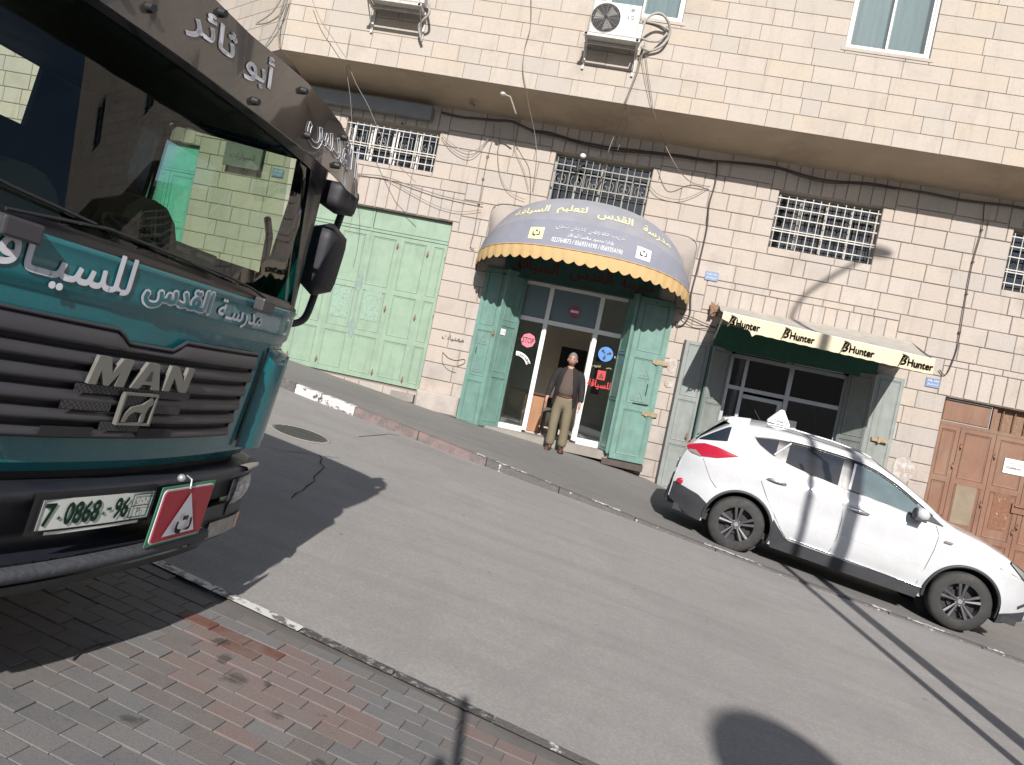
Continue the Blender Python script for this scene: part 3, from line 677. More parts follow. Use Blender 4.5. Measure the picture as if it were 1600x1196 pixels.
# ------------------------------------------------------------------ steel gates and shutters
def fbox(g, F, s0, s1, t0, t1, n0, n1):
    c = [F(s, t, n) for s, t, n in ((s0, t0, n0), (s1, t0, n0), (s1, t1, n0), (s0, t1, n0), (s0, t0, n1), (s1, t0, n1), (s1, t1, n1), (s0, t1, n1))]
    n = len(g.v); g.v += [Vector(p) for p in c]
    for q in ((0, 3, 2, 1), (4, 5, 6, 7), (0, 1, 5, 4), (1, 2, 6, 5), (2, 3, 7, 6), (3, 0, 4, 7)): g.f.append(tuple(n+i for i in q)); g.sm.append(False)
def leaf(parent, P0, P1, z0, z1, splits, mat, inner=None, bolts=(), edge=.07, name='leaf', dents=False, skip=()):
    """one folding leaf seen from the street: sheet, raised stiles and rails, pressed panels as sub-parts"""
    a, b = Vector((P0[0], P0[1], z0)), Vector((P1[0], P1[1], z0)); W = (b-a).length; F0 = frame(a, b-a, (0, 0, 1))
    F = lambda s, t, n=0: F0(s, t, n)
    H = z1-z0; g = G(); fbox(g, F, 0, W, 0, H, -.02, 0)
    e = min(edge, W*.2)
    fbox(g, F, 0, e, 0, H, .0005, .014); fbox(g, F, W-e, W, 0, H, .0005, .014)
    ts = [0]+[s*H for s in splits]+[H]
    for i, t in enumerate(ts):
        lo, hi = (t, t+e*1.1) if i == 0 else (t-e*1.1, t) if i == len(ts)-1 else (t-e*.65, t+e*.65)
        fbox(g, F, e, W-e, lo, hi, .0005, .0135)
    L = g.obj(name, mat, parent)
    for i in range(len(ts)-1):
        if i in skip: continue
        lo = ts[i]+(e*1.1 if i == 0 else e*.65)+.012; hi = ts[i+1]-(e*1.1 if i == len(ts)-2 else e*.65)-.012
        q = G(); s0, s1 = e+.012, W-e-.012; c = min(.022, (s1-s0)*.2)
        o = [F(s, t, .001) for s, t in ((s0, lo), (s1, lo), (s1, hi), (s0, hi))]; m_ = [F(s, t, .010) for s, t in ((s0+c*.4, lo+c*.4), (s1-c*.4, lo+c*.4), (s1-c*.4, hi-c*.4), (s0+c*.4, hi-c*.4))]
        d = [F(s, t, .004) for s, t in ((s0+c, lo+c), (s1-c, lo+c), (s1-c, hi-c), (s0+c, hi-c))]
        for j in range(4):
            k = (j+1) % 4; q.face([o[j], o[k], m_[k], m_[j]]); q.face([m_[j], m_[k], d[k], d[j]])
        q.face(d); q.obj('panel', inner if (inner and i == inner[0]) and False else mat, L)
    for (s, t) in bolts:
        k = G(); k.cyl(F(s, t-.06, .02), F(s, t+.06, .02), .011, seg=6); fbox(k, F, s-.022, s+.022, t-.02, t+.02, .013, .032); k.cyl(F(s, t-.02, .03), F(s, t-.02, .06), .012, seg=6); k.obj('bolt', 'rust' if mat != 'brown' else 'brown', L)
    return L, F
yg = YW+.10
gt = empty('folding_gate', (-4.95, yg, -.7), label='wide closed pale green folding steel gate, half behind the truck mirror', cat='gate')
z0, z1 = -.68, 2.06; edges = [-6.47, -6.14, -5.55, -4.955, -4.36, -3.765, -3.43]
for i in range(6):
    bl = {0: [], 1: [(.035, 2.6), (.035, .15)], 2: [(.03, .18)], 3: [(.56, 2.55), (.56, 1.35), (.56, .14)], 4: [(.56, 2.5), (.56, 1.3), (.56, .12)], 5: [(.32, 2.5), (.32, 1.4)]}[i]
    L, F = leaf(gt, (edges[i]+.004, yg), (edges[i+1]-.004, yg), z0, z1, (.30, .615), 'green', bolts=bl)
g = G()
for x in edges[1:-1]: g.box((x-.012, yg-.018, z0), (x+.012, yg-.0145, z1))
g.obj('astragal', 'green', gt)
for a, b in ((-6.47, -4.955), (-4.955, -3.43)): G().chbox((a+.02, yg-.01, 2.12), (b-.02, yg+.02, 2.48), .01).obj('transom_panel', 'green', gt)
g = G(); g.box((-6.47, yg-.03, 2.065), (-3.43, yg+.02, 2.11)).box((-4.97, yg-.02, 2.11), (-4.94, yg+.02, 2.49)).obj('transom_rail', 'green', gt)
M['scrape'] = painted('scraped_bare_steel_patch', (.17, .24, .235), (.27, .345, .265), .42, .56, 11)
M['scrape2'] = painted('pasted_paper_remains', (.23, .36, .29), (.275, .35, .27), .46, .56, 22)
for (x, z, w, h, m_) in ((-4.99, 1.08, .16, .42, 'scrape'), (-4.955, .20, .17, .40, 'scrape'), (-4.965, .66, .05, .6, 'scrape')):
    g = G(); n = 14; g.face([(x+w*.5*math.cos(2*math.pi*i/n)*random.uniform(.75, 1.05), yg-.0198, z+h*.5*math.sin(2*math.pi*i/n)*random.uniform(.8, 1.05)) for i in range(n)][::-1]); g.obj('scraped_patch', m_, gt)
for (x0, x1, za, zb) in ((-5.44, -5.10, .36, .95), (-4.83, -4.5, .40, .98)):
    G().face([(x0, yg-.012, za), (x1, yg-.012, za), (x1, yg-.012, zb), (x0, yg-.012, zb)]).obj('poster_remains', 'scrape2', gt)
# second green gate further up the street, and the ones down the street that mirror in the truck's glass
def plain_gate(label, x0, x1, z0, z1, ztr, mat, n, y=yg):
    t = empty('steel_gate', ((x0+x1)/2, y, z0), label=label, cat='gate')
    for i in range(n):
        a, b = lerp(x0, x1, i/n), lerp(x0, x1, (i+1)/n); leaf(t, (a+.004, y), (b-.004, y), z0, ztr, (.32, .66), mat)
    G().chbox((x0+.02, y-.01, ztr+.05), (x1-.02, y+.02, z1-.01), .01).obj('transom_panel', mat, t)
    G().box((x0, y-.03, ztr+.003), (x1, y+.02, ztr+.045)).obj('transom_rail', mat, t)
    return t
M['teal_gate'] = simple('turquoise_gate_paint', (.12, .42, .34), .45, dirt=(.1, .2, .18), dirtamt=.4)
plain_gate('bright turquoise steel gate seen through the truck side window', -11.4, -8.62, -.5, 3.05, 2.5, 'teal_gate', 5)
plain_gate('grey steel gate far down the street beyond the brown gate', 10.6, 13.0, -3.4, .8, .3, 'greyleaf', 4)
plain_gate('turquoise steel gate near the right end of the stone building', 16.6, 18.6, -4, .4, -.1, 'teal_gate', 3)
# brown gate
bg = empty('brown_gate', (7.1, yg, -2.6), label='brown steel gate with paper notice, right of the white car', cat='gate')
eb = [5.6, 5.98, 6.56, 7.14, 7.72, 8.3, 8.66]; zt = .63; zb = -2.55
for i in range(6):
    bl = {0: [(.36, 1.6), (.36, 2.5)], 1: [(.05, 2.85), (.55, 1.95)], 2: [(.03, 2.8), (.55, 1.6)], 3: [(.03, 1.7)], 4: [], 5: []}[i]
    leaf(bg, (eb[i]+.004, yg), (eb[i+1]-.004, yg), zb, zt, (.19, .43, .71), 'brown', bolts=bl)
M['brown_worn'] = painted('scuffed_brown_paint', (.42, .36, .28), (.225, .105, .06), .60, .66, 9)
M['brown_grey'] = simple('greyed_brown_panel', (.215, .165, .115), .6, var=.2, scale=3)
G().face([(6.72, yg-.0115, -.96), (7.0, yg-.0115, -.96), (7.0, yg-.0115, -.28), (6.72, yg-.0115, -.28)]).obj('scuffed_patch', 'brown_worn', bg)
G().face([(6.10, yg-.0115, -1.0), (6.43, yg-.0115, -1.0), (6.43, yg-.0115, -.28), (6.10, yg-.0115, -.28)]).obj('faded_patch', 'brown_grey', bg)
G().chbox((5.64, yg-.01, .70), (6.40, yg+.02, 1.06), .012).obj('transom_panel', 'brown', bg)
g = G(); g.box((5.6, yg-.03, .635), (8.66, yg+.02, .685)).box((6.42, yg-.03, .685), (6.48, yg+.02, 1.09)).box((5.6, yg-.02, 1.065), (8.66, yg+.02, 1.09)).obj('transom_rail', 'brown', bg)
G().box((6.48, yg+.05, .685), (8.66, yg+.06, 1.07)).obj('transom_back', 'rust', bg)
for k in range(11): G().cyl((6.6+k*.19, yg, .68), (6.6+k*.19, yg, 1.07), .011, seg=6).obj('bar', 'brown', bg)
g = G()
for s in (-1, 1): g.tube([(7.25+s*.2*(1-t/8), yg-.02, .72+.33*t/8+.03*math.sin(t)) for t in range(9)], .009, 5)
g.obj('scrollwork', 'brown', bg)
g = G(); g.box((7.02, yg-.04, -.62), (7.30, yg-.015, -.46)).cyl((7.05, yg-.05, -.50), (7.27, yg-.05, -.50), .018, seg=8).obj('hasp', 'brown', bg)
nt_ = G().box((6.76, yg-.024, .02), (7.10, yg-.0205, .27)).obj('paper_notice', 'paper', None, label='white paper notice taped to the brown gate', cat='notice')
F = frame((6.93, yg-.0255, .20), (1, 0, 0), (0, 0, 1))
text(arabic('مخزن للايجار'), F, 'dk_print', nt_, w=.24, offset=.01); text('0568884601', frame((6.93, yg-.0255, .12), (1, 0, 0), (0, 0, 1)), 'dk_print', nt_, w=.26, offset=.02)
for c in nt_.children: c.location = -Vector(nt_.location)
# ------------------------------------------------------------------ driving-school shop
FY = 14.08
sh = empty('shop_front', (-.95, FY, -1.15), label='glazed white-framed driving school shopfront with its door standing open', cat='shopfront')
def bars(lst, name, mat, parent):
    for a, b in lst: G().box(a, b).obj(name, mat, parent)
FR = [((-1.92, FY, -1.02), (-1.87, FY+.06, 1.70)), ((.08, FY, -1.02), (.14, FY+.06, 1.70)), ((-1.42, FY-.012, -1.0), (-1.34, FY+.05, 1.69)), ((-.48, FY-.012, -1.0), (-.40, FY+.05, 1.69)), ((-1.869, FY+.003, 1.66), (.079, FY+.05, 1.72)), ((-1.869, FY-.004, .99), (.079, FY+.052, 1.07)), ((-1.869, FY+.002, -1.05), (-1.421, FY+.05, -.95)), ((-.399, FY+.002, -1.05), (.079, FY+.05, -.93))]
bars(FR, 'frame', 'white_metal', sh)
PN = [(-1.87, -1.42, -.95, .99, 'glass_room'), (-.40, .08, -.93, .99, 'glass_room'), (-1.87, -1.42, 1.07, 1.66, 'glass_room'), (-1.34, -.48, 1.07, 1.66, 'glass_room'), (-.40, .08, 1.07, 1.66, 'glass_room')]
for a, b, c, d, m_ in PN: G().box((a, FY+.02, c), (b, FY+.026, d)).obj('pane', m_, sh)
M['pane_sky_tone'] = simple('painted_pane_reflection', (.74, .78, .82), .6, var=.05, scale=1.5)
G().box((-1.33, FY+.09, 1.09), (-.5, FY+.10, 1.65)).obj('board', 'pane_sky_tone', sh); G().box((-1.86, FY+.09, 1.09), (-1.44, FY+.10, 1.65)).obj('board', 'pane_sky_tone', sh)  # added boards whose pale colour paints a sky reflection into the upper panes
g = G(); g.box((-.46, FY-.01, -.97), (-.43, FY+.70, .97)); 
# the door leaf folded inward
dl = G(); dl.box((-.50, FY+.06, -1.0), (-.46, FY+.12, .98)).box((-.50, FY+.82, -1.0), (-.46, FY+.9, .98)).box((-.50, FY+.12, .92), (-.46, FY+.82, .98)).box((-.50, FY+.12, -1.0), (-.46, FY+.82, -.9)).obj('door_frame', 'white_metal', sh)
G().box((-.484, FY+.12, -.9), (-.478, FY+.82, .92)).obj('door_pane', 'glass_room', sh)
G().box((-2.2, 13.75, -1.2), (.2, 14.3, -1.045)).obj('threshold', 'concrete', sh)
# lintel board with lettering, in the awning's shade
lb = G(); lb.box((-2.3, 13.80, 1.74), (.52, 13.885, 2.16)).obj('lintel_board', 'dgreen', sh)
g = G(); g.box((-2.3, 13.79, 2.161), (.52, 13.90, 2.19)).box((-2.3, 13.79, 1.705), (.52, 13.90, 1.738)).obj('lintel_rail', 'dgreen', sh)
for wd, xx, ww in (('السياقة', -1.72, .8), ('القدس', -.72, .75), ('مدرسة', .12, .6)): text(arabic(wd), frame((xx, 13.795, 1.95), (1, 0, 0), (0, 0, 1)), 'maroon', sh, w=ww, h=.26, offset=.02, extr=.01)
# room
rm = G(); x0, x1, y0, y1, z0, z1 = -2.25, .95, 14.3, 17.6, -1.05, 2.1
def roombox(x0, x1, y0, y1, z0, z1, mat, par):
    g = G(); g.face([(x0, y1, z0), (x1, y1, z0), (x1, y1, z1), (x0, y1, z1)]).face([(x0, y0, z0), (x0, y1, z0), (x0, y1, z1), (x0, y0, z1)]).face([(x1, y0, z0), (x1, y0, z1), (x1, y1, z1), (x1, y1, z0)]).face([(x0, y0, z1), (x0, y1, z1), (x1, y1, z1), (x1, y0, z1)]).face([(x0, y0, z0), (x1, y0, z0), (x1, y1, z0), (x0, y1, z0)])
    return g.obj('room', mat, par)
roombox(x0, x1, y0, y1, z0, z1, 'roomwall', sh)
g = G(); g.face([(-2.25, 14.3, -1.2), (-2.25, 14.3, 2.1), (-2.2, 14.3, 2.1), (-2.2, 14.3, -1.2)]).face([(.16, 14.29, -1.2), (.96, 14.29, -1.2), (.96, 14.29, 2.1), (.16, 14.29, 2.1)]).obj('room_front', 'roomwall', sh)
def thing_desk():
    t = empty('desk', (-1.35, 15.1, -1.05), label='brown wooden desk inside the driving school, behind the left pane', cat='desk')
    G().box((-1.85, 14.75, -.33), (-.92, 15.4, -.29)).obj('desk_top', 'darkwood', t); G().box((-1.55, 14.8, -1.04), (-1.18, 14.84, -.331)).obj('front_panel', 'wood', t); G().box((-1.16, 14.86, -1.04), (-1.12, 15.36, -.331)).obj('side_panel', 'wood', t)
thing_desk()
def armchair():
    t = empty('office_chair', (-.98, 15.0, -1.05), label='dark chair with metal legs just inside the open shop door', cat='chair')
    G().box((-1.15, 14.75, -.62), (-.80, 15.1, -.55)).obj('seat', 'fur', t); G().box((-1.15, 15.1, -.55), (-.8, 15.15, -.1)).obj('backrest', 'fur', t)
    for xx in (-1.13, -.82):
        for yy in (14.78, 15.12): G().cyl((xx, yy, -1.05), (xx, yy, -.62), .013, seg=6).obj('leg', 'iron', t)
armchair()
G().box((-1.20, 16.9, -.05), (-.62, 16.95, .78)).obj('wall_board', 'dark', None, label='large dark framed board hanging on the back wall of the driving school', cat='board')
for k, (x, z) in enumerate(((-.30, .35), (-.30, -.0), (-.32, .72))):
    G().box((x-.09, 16.9, z-.11), (x+.09, 16.93, z+.11)).obj('picture_frame', 'darkwood', None, label=('small dark picture frame on the shop back wall, middle of three', 'small dark picture frame on the shop back wall, lowest of three', 'small dark picture frame on the shop back wall, topmost of three')[k], cat='picture', group='framed pictures on the shop back wall')
# stickers on the panes
def disc(g, F, r, n=24, z=0., sx=1.): g.face([F(r*sx*math.cos(2*math.pi*i/n), r*math.sin(2*math.pi*i/n), z) for i in range(n)]); return g
def sticker(name, label, F, build):
    t = empty(name, F(0, 0, 0), label=label, cat='sticker'); build(t, F)
def s_stop(t, F):
    disc(G(), F, .135, 8).obj('octagon', 'pinkred', t); text('STOP', lambda s, q, n=0: F(s, q, .002+n), 'dk_print', t, w=.215, h=.10, offset=.025)
sticker('stop_sticker', 'faded pink octagonal STOP sticker on the left shop pane', frame((-1.63, FY-.02, .63), (1, 0, 0), (0, 0, 1)), s_stop)
def s_no(t, F):
    disc(G(), F, .105).obj('disc', 'maroon', t); g = G(); g.face([F(-.075, -.022, .004), F(.075, -.022, .004), F(.075, .022, .004), F(-.075, .022, .004)]).obj('bar', 'lt_wht', t)
M['maroon'] = simple('dull_red', (.34, .05, .08), .6, bstr=0)
sticker('no_entry_sticker', 'round dull red no entry sticker above the shop door', frame((-.90, FY-.02, 1.31), (1, 0, 0), (0, 0, 1)), s_no)
def s_blue(t, F):
    disc(G(), F, .135).obj('disc', 'blue', t); g = G()
    for a in (0, 120, 240):
        q = math.radians(a+20); c, s = math.cos(q), math.sin(q); P = lambda u, v: F(u*c-v*s, u*s+v*c, .002)
        g.face([P(.02, -.015), P(.075, -.015), P(.075, .015), P(.02, .015)]).face([P(.07, -.04), P(.115, 0), P(.07, .04)])
    g.obj('arrows', 'dk_print', t)
sticker('blue_round_sticker', 'round blue sticker with dark arrows on the right shop pane', frame((-.19, FY-.02, .66), (1, 0, 0), (0, 0, 1)), s_blue)
def s_red(t, F):
    G().face([F(-.075, -.085), F(.075, -.085), F(.075, .085), F(-.075, .085)]).obj('square', 'red', t); G().face([F(-.05, -.055, .004), F(.05, -.055, .002), F(0, .055, .002)]).obj('triangle', 'dk_print', t); text(arabic('ت'), lambda s, q, n=0: F(s, q-.02, .004), 'red', t, w=.04)
sticker('red_square_sticker', 'small red square sticker with a dark triangle on the right pane', frame((-.19, FY-.02, .27), (1, 0, 0), (0, 0, 1)), s_red)
def s_txt(t, F): text(arabic('للسياقة'), F, 'red', t, w=.42, h=.16, offset=.02)
sticker('red_lettering', 'red Arabic lettering on the right shop pane', frame((-.20, FY-.02, .09), (1, 0, 0), (0, 0, 1)), s_txt)
def s_y(t, F): text(arabic('تدريب'), F, 'lt_yel', t, w=.17); text(arabic('رخص'), lambda s, q, n=0: F(s+.24, q, n), 'lt_yel', t, w=.10)
sticker('yellow_lettering', 'small pale yellow Arabic lettering between the blue and red stickers', frame((-.32, FY-.02, .42), (1, 0, 0), (0, 0, 1)), s_y)
M['tel'] = M['lt_yel']; text('NF', frame((.01, FY-.021, .64), (1, 0, 0), (0, 0, 1)), 'lt_yel', sh, w=.07)
def arcstick(t, F):
    rows = [[F(r*math.cos(math.radians(a)), r*math.sin(math.radians(a))) for a in range(95, 15, -8)] for r in (.22, .30)]
    G().grid(rows, sm=False, flip=True).obj('band', 'lt_wht', t)
    text(arabic('القدس'), lambda s, q, n=0: F((.26+q)*math.sin(s/.26+.6), (.26+q)*math.cos(s/.26+.6), .003), 'dk_print', t, w=.30, h=.055, offset=.03)
sticker('curved_white_sticker', 'curved white sticker banner on the left shop pane', frame((-1.78, FY-.02, .10), (1, 0, 0), (0, 0, 1)), arcstick)
# folded teal shutters
ts = empty('teal_shutter', (-2.2, 13.86, -1.15), label='teal folding shutter opened to the left of the driving school door', cat='shutter')
L1, F1 = leaf(ts, (-2.62, 13.86), (-2.20, 13.80), -1.13, 1.80, (.30, .62), 'teal_door', bolts=[(.38, 1.75)])
L2, F2 = leaf(ts, (-2.17, 13.62), (-1.86, 13.99), -1.06, 1.80, (.33, .66), 'teal_door')
L2b, F2b = leaf(ts, (-2.195, 13.79), (-2.175, 13.63), -1.08, 1.80, (), 'teal_door', edge=.03)
def tri_outline(F, s, t, w, h, mat, par, n=.016):
    g = G(); th = .012
    P = [(s-w/2, t-h/2), (s+w/2, t-h/2), (s, t+h/2)]; Q = [(s-w/2+th*2, t-h/2+th), (s+w/2-th*2, t-h/2+th), (s, t+h/2-th*2.4)]
    for i in range(3):
        j = (i+1) % 3; g.face([F(*P[i], n), F(*P[j], n), F(*Q[j], n), F(*Q[i], n)])
    g.face([F(s-w*.12, t-h*.25, n), F(s+w*.12, t-h*.25, n), F(s, t+h*.1, n)])
    g.obj('stencilled_triangle', mat, par)
M['stencil'] = simple('grey_stencil_paint', (.17, .23, .22), .7, bstr=0)
for t_, w_ in ((1.62, .20), (1.10, .22)): tri_outline(F1, .21, t_, w_, .2, 'stencil', ts)
g = G(); g.tube([F1(.12, 1.34+.03*k, .02+.01*math.sin(k*.8)) for k in range(5)], .008, 5).obj('handle', 'iron', ts)
g = G(); g.face([F2(.08, 1.68, .016), F2(.20, 1.68, .016), F2(.20, 1.79, .016), F2(.08, 1.79, .016)]).obj('small_label', 'lt_wht', ts); text(arabic('ت'), lambda s, q, n=0: F2(s+.14, q+1.735, .018), 'red', ts, w=.08)
tsr = empty('teal_shutter', (.6, 13.86, -1.15), label='teal folding shutter with brass hasps opened to the right of the door', cat='shutter')
R1, FR1 = leaf(tsr, (.23, 13.76), (.85, 13.86), -1.14, 1.78, (.33, .65), 'teal_door', edge=.085)
R2_, FR2 = leaf(tsr, (.03, 14.0), (.17, 13.62), -1.03, 1.80, (.33, .62), 'teal_door', edge=.03)
R3_, FR3 = leaf(tsr, (.185, 13.62), (.215, 13.75), -1.06, 1.80, (), 'teal_door', edge=.02)
for t_ in (1.83, .90):
    g = G(); fbox(g, FR1, .42, .70, t_-.035, t_+.035, .016, .03); fbox(g, FR1, .47, .52, t_-.05, t_+.05, .03, .045); fbox(g, FR1, .60, .64, t_-.045, t_+.045, .03, .045); g.obj('hasp', 'brass', tsr)
for s_, t_, w_ in ((.33, 1.60, .22), (.30, 1.18, .24)): tri_outline(FR1, s_, t_, w_, .2, 'stencil', tsr)
g = G(); g.tube([FR1(.42, 1.22+.05*k, .03) for k in range(5)], .008, 5).tube([FR1(.22+.07*k, 1.04+.003*k, .03) for k in range(5)], .010, 5).obj('bolt', 'iron', tsr)
M['gap_shade'] = simple('painted_gap_shade', (.075, .06, .052), .9, var=.25, scale=9, bstr=.4)  # shade of the gap under the shutter, painted as a dark colour
G().box((.12, 13.66, -1.26), (.85, 13.9, -1.16)).obj('gap_ledge', 'gap_shade', None, label='ledge coloured dark as the shaded gap under the right teal shutter', cat='ledge')
# rough stone base beside the door
G().chbox((-3.42, 13.72, -1.02), (-2.62, 13.885, -.66), .03).obj('corner_stone', 'stone_low', None, label='weathered projecting base stone at the foot of the pillar by the green gate', cat='stone')
G().box((-3.9, 13.75, -.92), (-3.46, 13.98, -.78)).obj('step', 'concrete', None, label='low worn concrete step in front of the green gate corner', cat='step')
# ------------------------------------------------------------------ domed awning of the driving school
aw = empty('domed_awning', (-.9, 13.9, 1.85), label='slate blue domed awning with ochre scalloped valance over the driving school', cat='awning')
AX, AWD, AP, AZ = -.875, 1.91, 1.55, 1.86
def rib(u, th, d=AP, e=2.3, zc=0., w=1.):
    q_ = (th-10)/42; e = 2.45-.2*q_; w = 1-.05*q_*q_; t = 2*u-1; s = max(0., 1-abs(t)**e)**(1/e); th = math.radians(th)
    return Vector((AX+AWD*w*t, 13.88-d*s*math.cos(th), AZ+d*s*math.sin(th)+zc*s))
def wallrib(u):
    t = 2*u-1; s = max(0., 1-abs(t)**14)**(1/14); return Vector((AX+(AWD-.02)*t, 13.885, AZ+1.14*s))
NU = 72; U = [i/NU for i in range(NU+1)]; U = [.5-.5*math.cos(math.pi*u)*(.85)-(.5-u)*.15 for u in U]
def surf(u, v, a, b, sag=0.):
    p = rib(u, a).lerp(rib(u, b), v); c = rib(u, lerp(a, b, v)); p = p.lerp(c, .35)
    return p
def bandmesh(a, b, name, mat, n=7): G().grid([[surf(u, k/n, a, b) for u in U] for k in range(n+1)]).obj(name, mat, aw)
M['awn2'] = simple('faded_slate_canvas', (.235, .235, .262), .8, var=.1, scale=3, dirt=(.32, .30, .27), dirtamt=.35, bstr=.25, bscale=9)
bandmesh(10, 29, 'lower_band', 'awn'); bandmesh(29, 52, 'upper_band', 'awn2')
g = G(); rows = []
for k in range(9):
    v = k/8; row = []
    for u in U:
        a, b = rib(u, 52), wallrib(u); p = a.lerp(b, v); t = abs(2*u-1)
        sg = math.sin(math.pi*v)*(.20*(1-t**10)+.03*math.sin(u*40)*(t**4)); p = p+Vector((0, .02, -sg)); row.append(p)
    rows.append(row)
g.grid(rows).obj('top_cover', 'awnside', aw)
g = G()
for th in (10, 29, 52): g.tube([rib(u, th)+Vector((0, .012, -.012)) for u in U], .012, 5)
g.tube([wallrib(u) for u in U], .010, 5); g.obj('rib_frame', 'acgrille', aw)
SC = 31
g = G(); rows = [[], [], []]
arc = [0.]
PV_ = [rib(u, 10) for u in [i/400 for i in range(401)]]
for a, b in zip(PV_, PV_[1:]): arc.append(arc[-1]+(b-a).length)
for i in range(401):
    ph = arc[i]/arc[-1]*SC; d = .185+.055*abs(math.sin(math.pi*ph)); p = PV_[i]
    out = Vector((p.x-AX, p.y-13.88, 0)); out = out.normalized() if out.length > 1e-4 else Vector((0, -1, 0))
    rows[0].append(p+Vector((0, 0, .004))); rows[1].append(p+out*(.012+.008*math.sin(ph*6.28))+Vector((0, 0, -.11))); rows[2].append(p+out*(.01)+Vector((0, 0, -d)))
g.grid(rows).obj('valance', 'yellow', aw)
g = G(); g.tube([p+Vector((0, -.006, -.012)) for p in PV_[::4]], .006, 4).obj('piping', simple('brown_piping', (.28, .16, .10), .8), aw)
def awmap(a, b, u0, v0, slope=0.):
    """(s, t) metres on a band -> point just above the cloth"""
    def f(s, t, n=0):
        u = u0; L = 0
        u = u0+s/(2*AWD)*1.0
        v = v0+t/(AP*math.radians(b-a))
        p = surf(u, v, a, b); q1 = surf(u+.004, v, a, b); q2 = surf(u, v+.02, a, b); nn = (q1-p).cross(q2-p).normalized()
        if nn.y > 0: nn = -nn
        return p+nn*.008
    return f
for wd, u0, ww in (('السياقة', .235, .58), ('لتعليم', .415, .50), ('القدس', .61, .60), ('مدرسة', .805, .50)): text(arabic(wd), awmap(29, 52, u0, .45), 'lt_yel', aw, w=ww, h=.25, offset=.02)
text(arabic('تدريب خصوصي عمومي شحن'), awmap(10, 29, .52, .72), 'lt_wht', aw, w=1.16, h=.15, offset=.006)
text(arabic('بإدارة محمود مناصرة أبو ثائر'), awmap(10, 29, .525, .47), 'lt_wht', aw, w=.76, h=.10, offset=.0)
text('022764873 / 0569314190 / 0569354190', awmap(10, 29, .515, .24), 'lt_wht', aw, w=1.16, h=.085, offset=.0)
for u0 in (.29, .755):
    f = awmap(10, 29, u0, .42); g = G()
    g.grid([[f(-.12+.03*i, -.12+.06*j) for i in range(9)] for j in range(5)], sm=False).obj('emblem', 'lt_yel' if u0 < .5 else 'lt_wht', aw)
    f2 = (lambda s, t, n=0, f=f: f(s, t)+Vector((0, -.012, .004))); text(arabic('ت'), f2, 'dk_print', aw, w=.12, h=.11, offset=.02)
# ------------------------------------------------------------------ neighbouring shop
hs = empty('shop_front', (3.0, 14.1, -1.6), label='dark glazed grey-framed shopfront under the cream awning', cat='shopfront')
HY = 14.1
bars([((2.0, HY, -1.7), (2.06, HY+.05, 1.12)), ((2.27, HY-.005, -1.7), (2.33, HY+.055, 1.06)), ((3.04, HY-.005, -1.7), (3.12, HY+.055, 1.06)), ((3.98, HY, -1.7), (4.06, HY+.05, 1.12)), ((2.061, HY-.01, 1.06), (3.979, HY+.05, 1.13)), ((2.061, HY+.002, .50), (3.979, HY+.05, .57)), ((2.062, HY+.002, -1.7), (3.978, HY+.05, -1.6)), ((2.95, HY-.006, -1.6), (3.03, HY+.052, .45)), ((2.34, HY-.006, .38), (2.95, HY+.051, .45))], 'frame', 'alu', hs)
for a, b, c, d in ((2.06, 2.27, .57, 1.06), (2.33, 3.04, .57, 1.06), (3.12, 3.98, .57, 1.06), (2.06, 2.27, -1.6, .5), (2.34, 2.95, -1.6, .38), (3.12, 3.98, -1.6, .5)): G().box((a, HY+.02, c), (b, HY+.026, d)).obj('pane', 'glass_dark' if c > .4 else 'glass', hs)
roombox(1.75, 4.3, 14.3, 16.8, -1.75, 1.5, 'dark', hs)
G().box((3.15, HY+.0, .02), (3.34, HY+.008, .16)).obj('paper_sticker', 'paper', None, label='small white paper stuck on the dark shop window above the car', cat='paper')
G().box((1.62, 13.83, 1.14), (4.40, 13.885, 1.56)).obj('lintel_board', 'hgreen', hs)
g = G(); g.cyl((2.05, 13.98, 1.16), (2.9, 13.98, 1.16), .02, seg=8).cyl((3.05, 13.98, 1.15), (3.9, 13.98, 1.15), .02, seg=8).box((2.93, 13.95, 1.13), (3.02, 14.02, 1.2)).obj('lamp_tube', 'alu', hs)
gl = empty('grey_shutter', (1.45, 13.86, -1.5), label='pale grey folding shutter opened to the left of the dark shopfront', cat='shutter')
leaf(gl, (1.16, 13.87), (1.58, 13.80), -1.49, 1.18, (.32, .62), 'greyleaf', bolts=[(.34, 1.0)], edge=.05); leaf(gl, (1.62, 13.62), (1.98, 14.0), -1.5, 1.16, (.33, .64), 'greyleaf', edge=.05)
G().box((1.125, 13.84, -1.5), (1.155, 13.89, 1.18)).obj('hinge_post', 'iron', gl)
G().box((1.585, 13.63, -1.5), (1.615, 13.86, 1.16)).obj('edge_strip', 'dgreen', gl)
gr = empty('grey_shutter', (4.6, 13.86, -1.8), label='pale grey folding shutter opened to the right of the dark shopfront', cat='shutter')
leaf(gr, (4.40, 13.80), (4.88, 13.87), -1.85, 1.24, (.36, .40), 'greyleaf', bolts=[], edge=.06); La, Fa = leaf(gr, (4.02, 14.0), (4.34, 13.6), -1.8, 1.2, (.33, .62), 'greyleaf', edge=.05)
g = G(); g.box((4.52, 13.77, .10), (4.80, 13.785, .17)).box((4.62, 13.755, .08), (4.66, 13.77, .19)).obj('hasp', 'brass', gr)
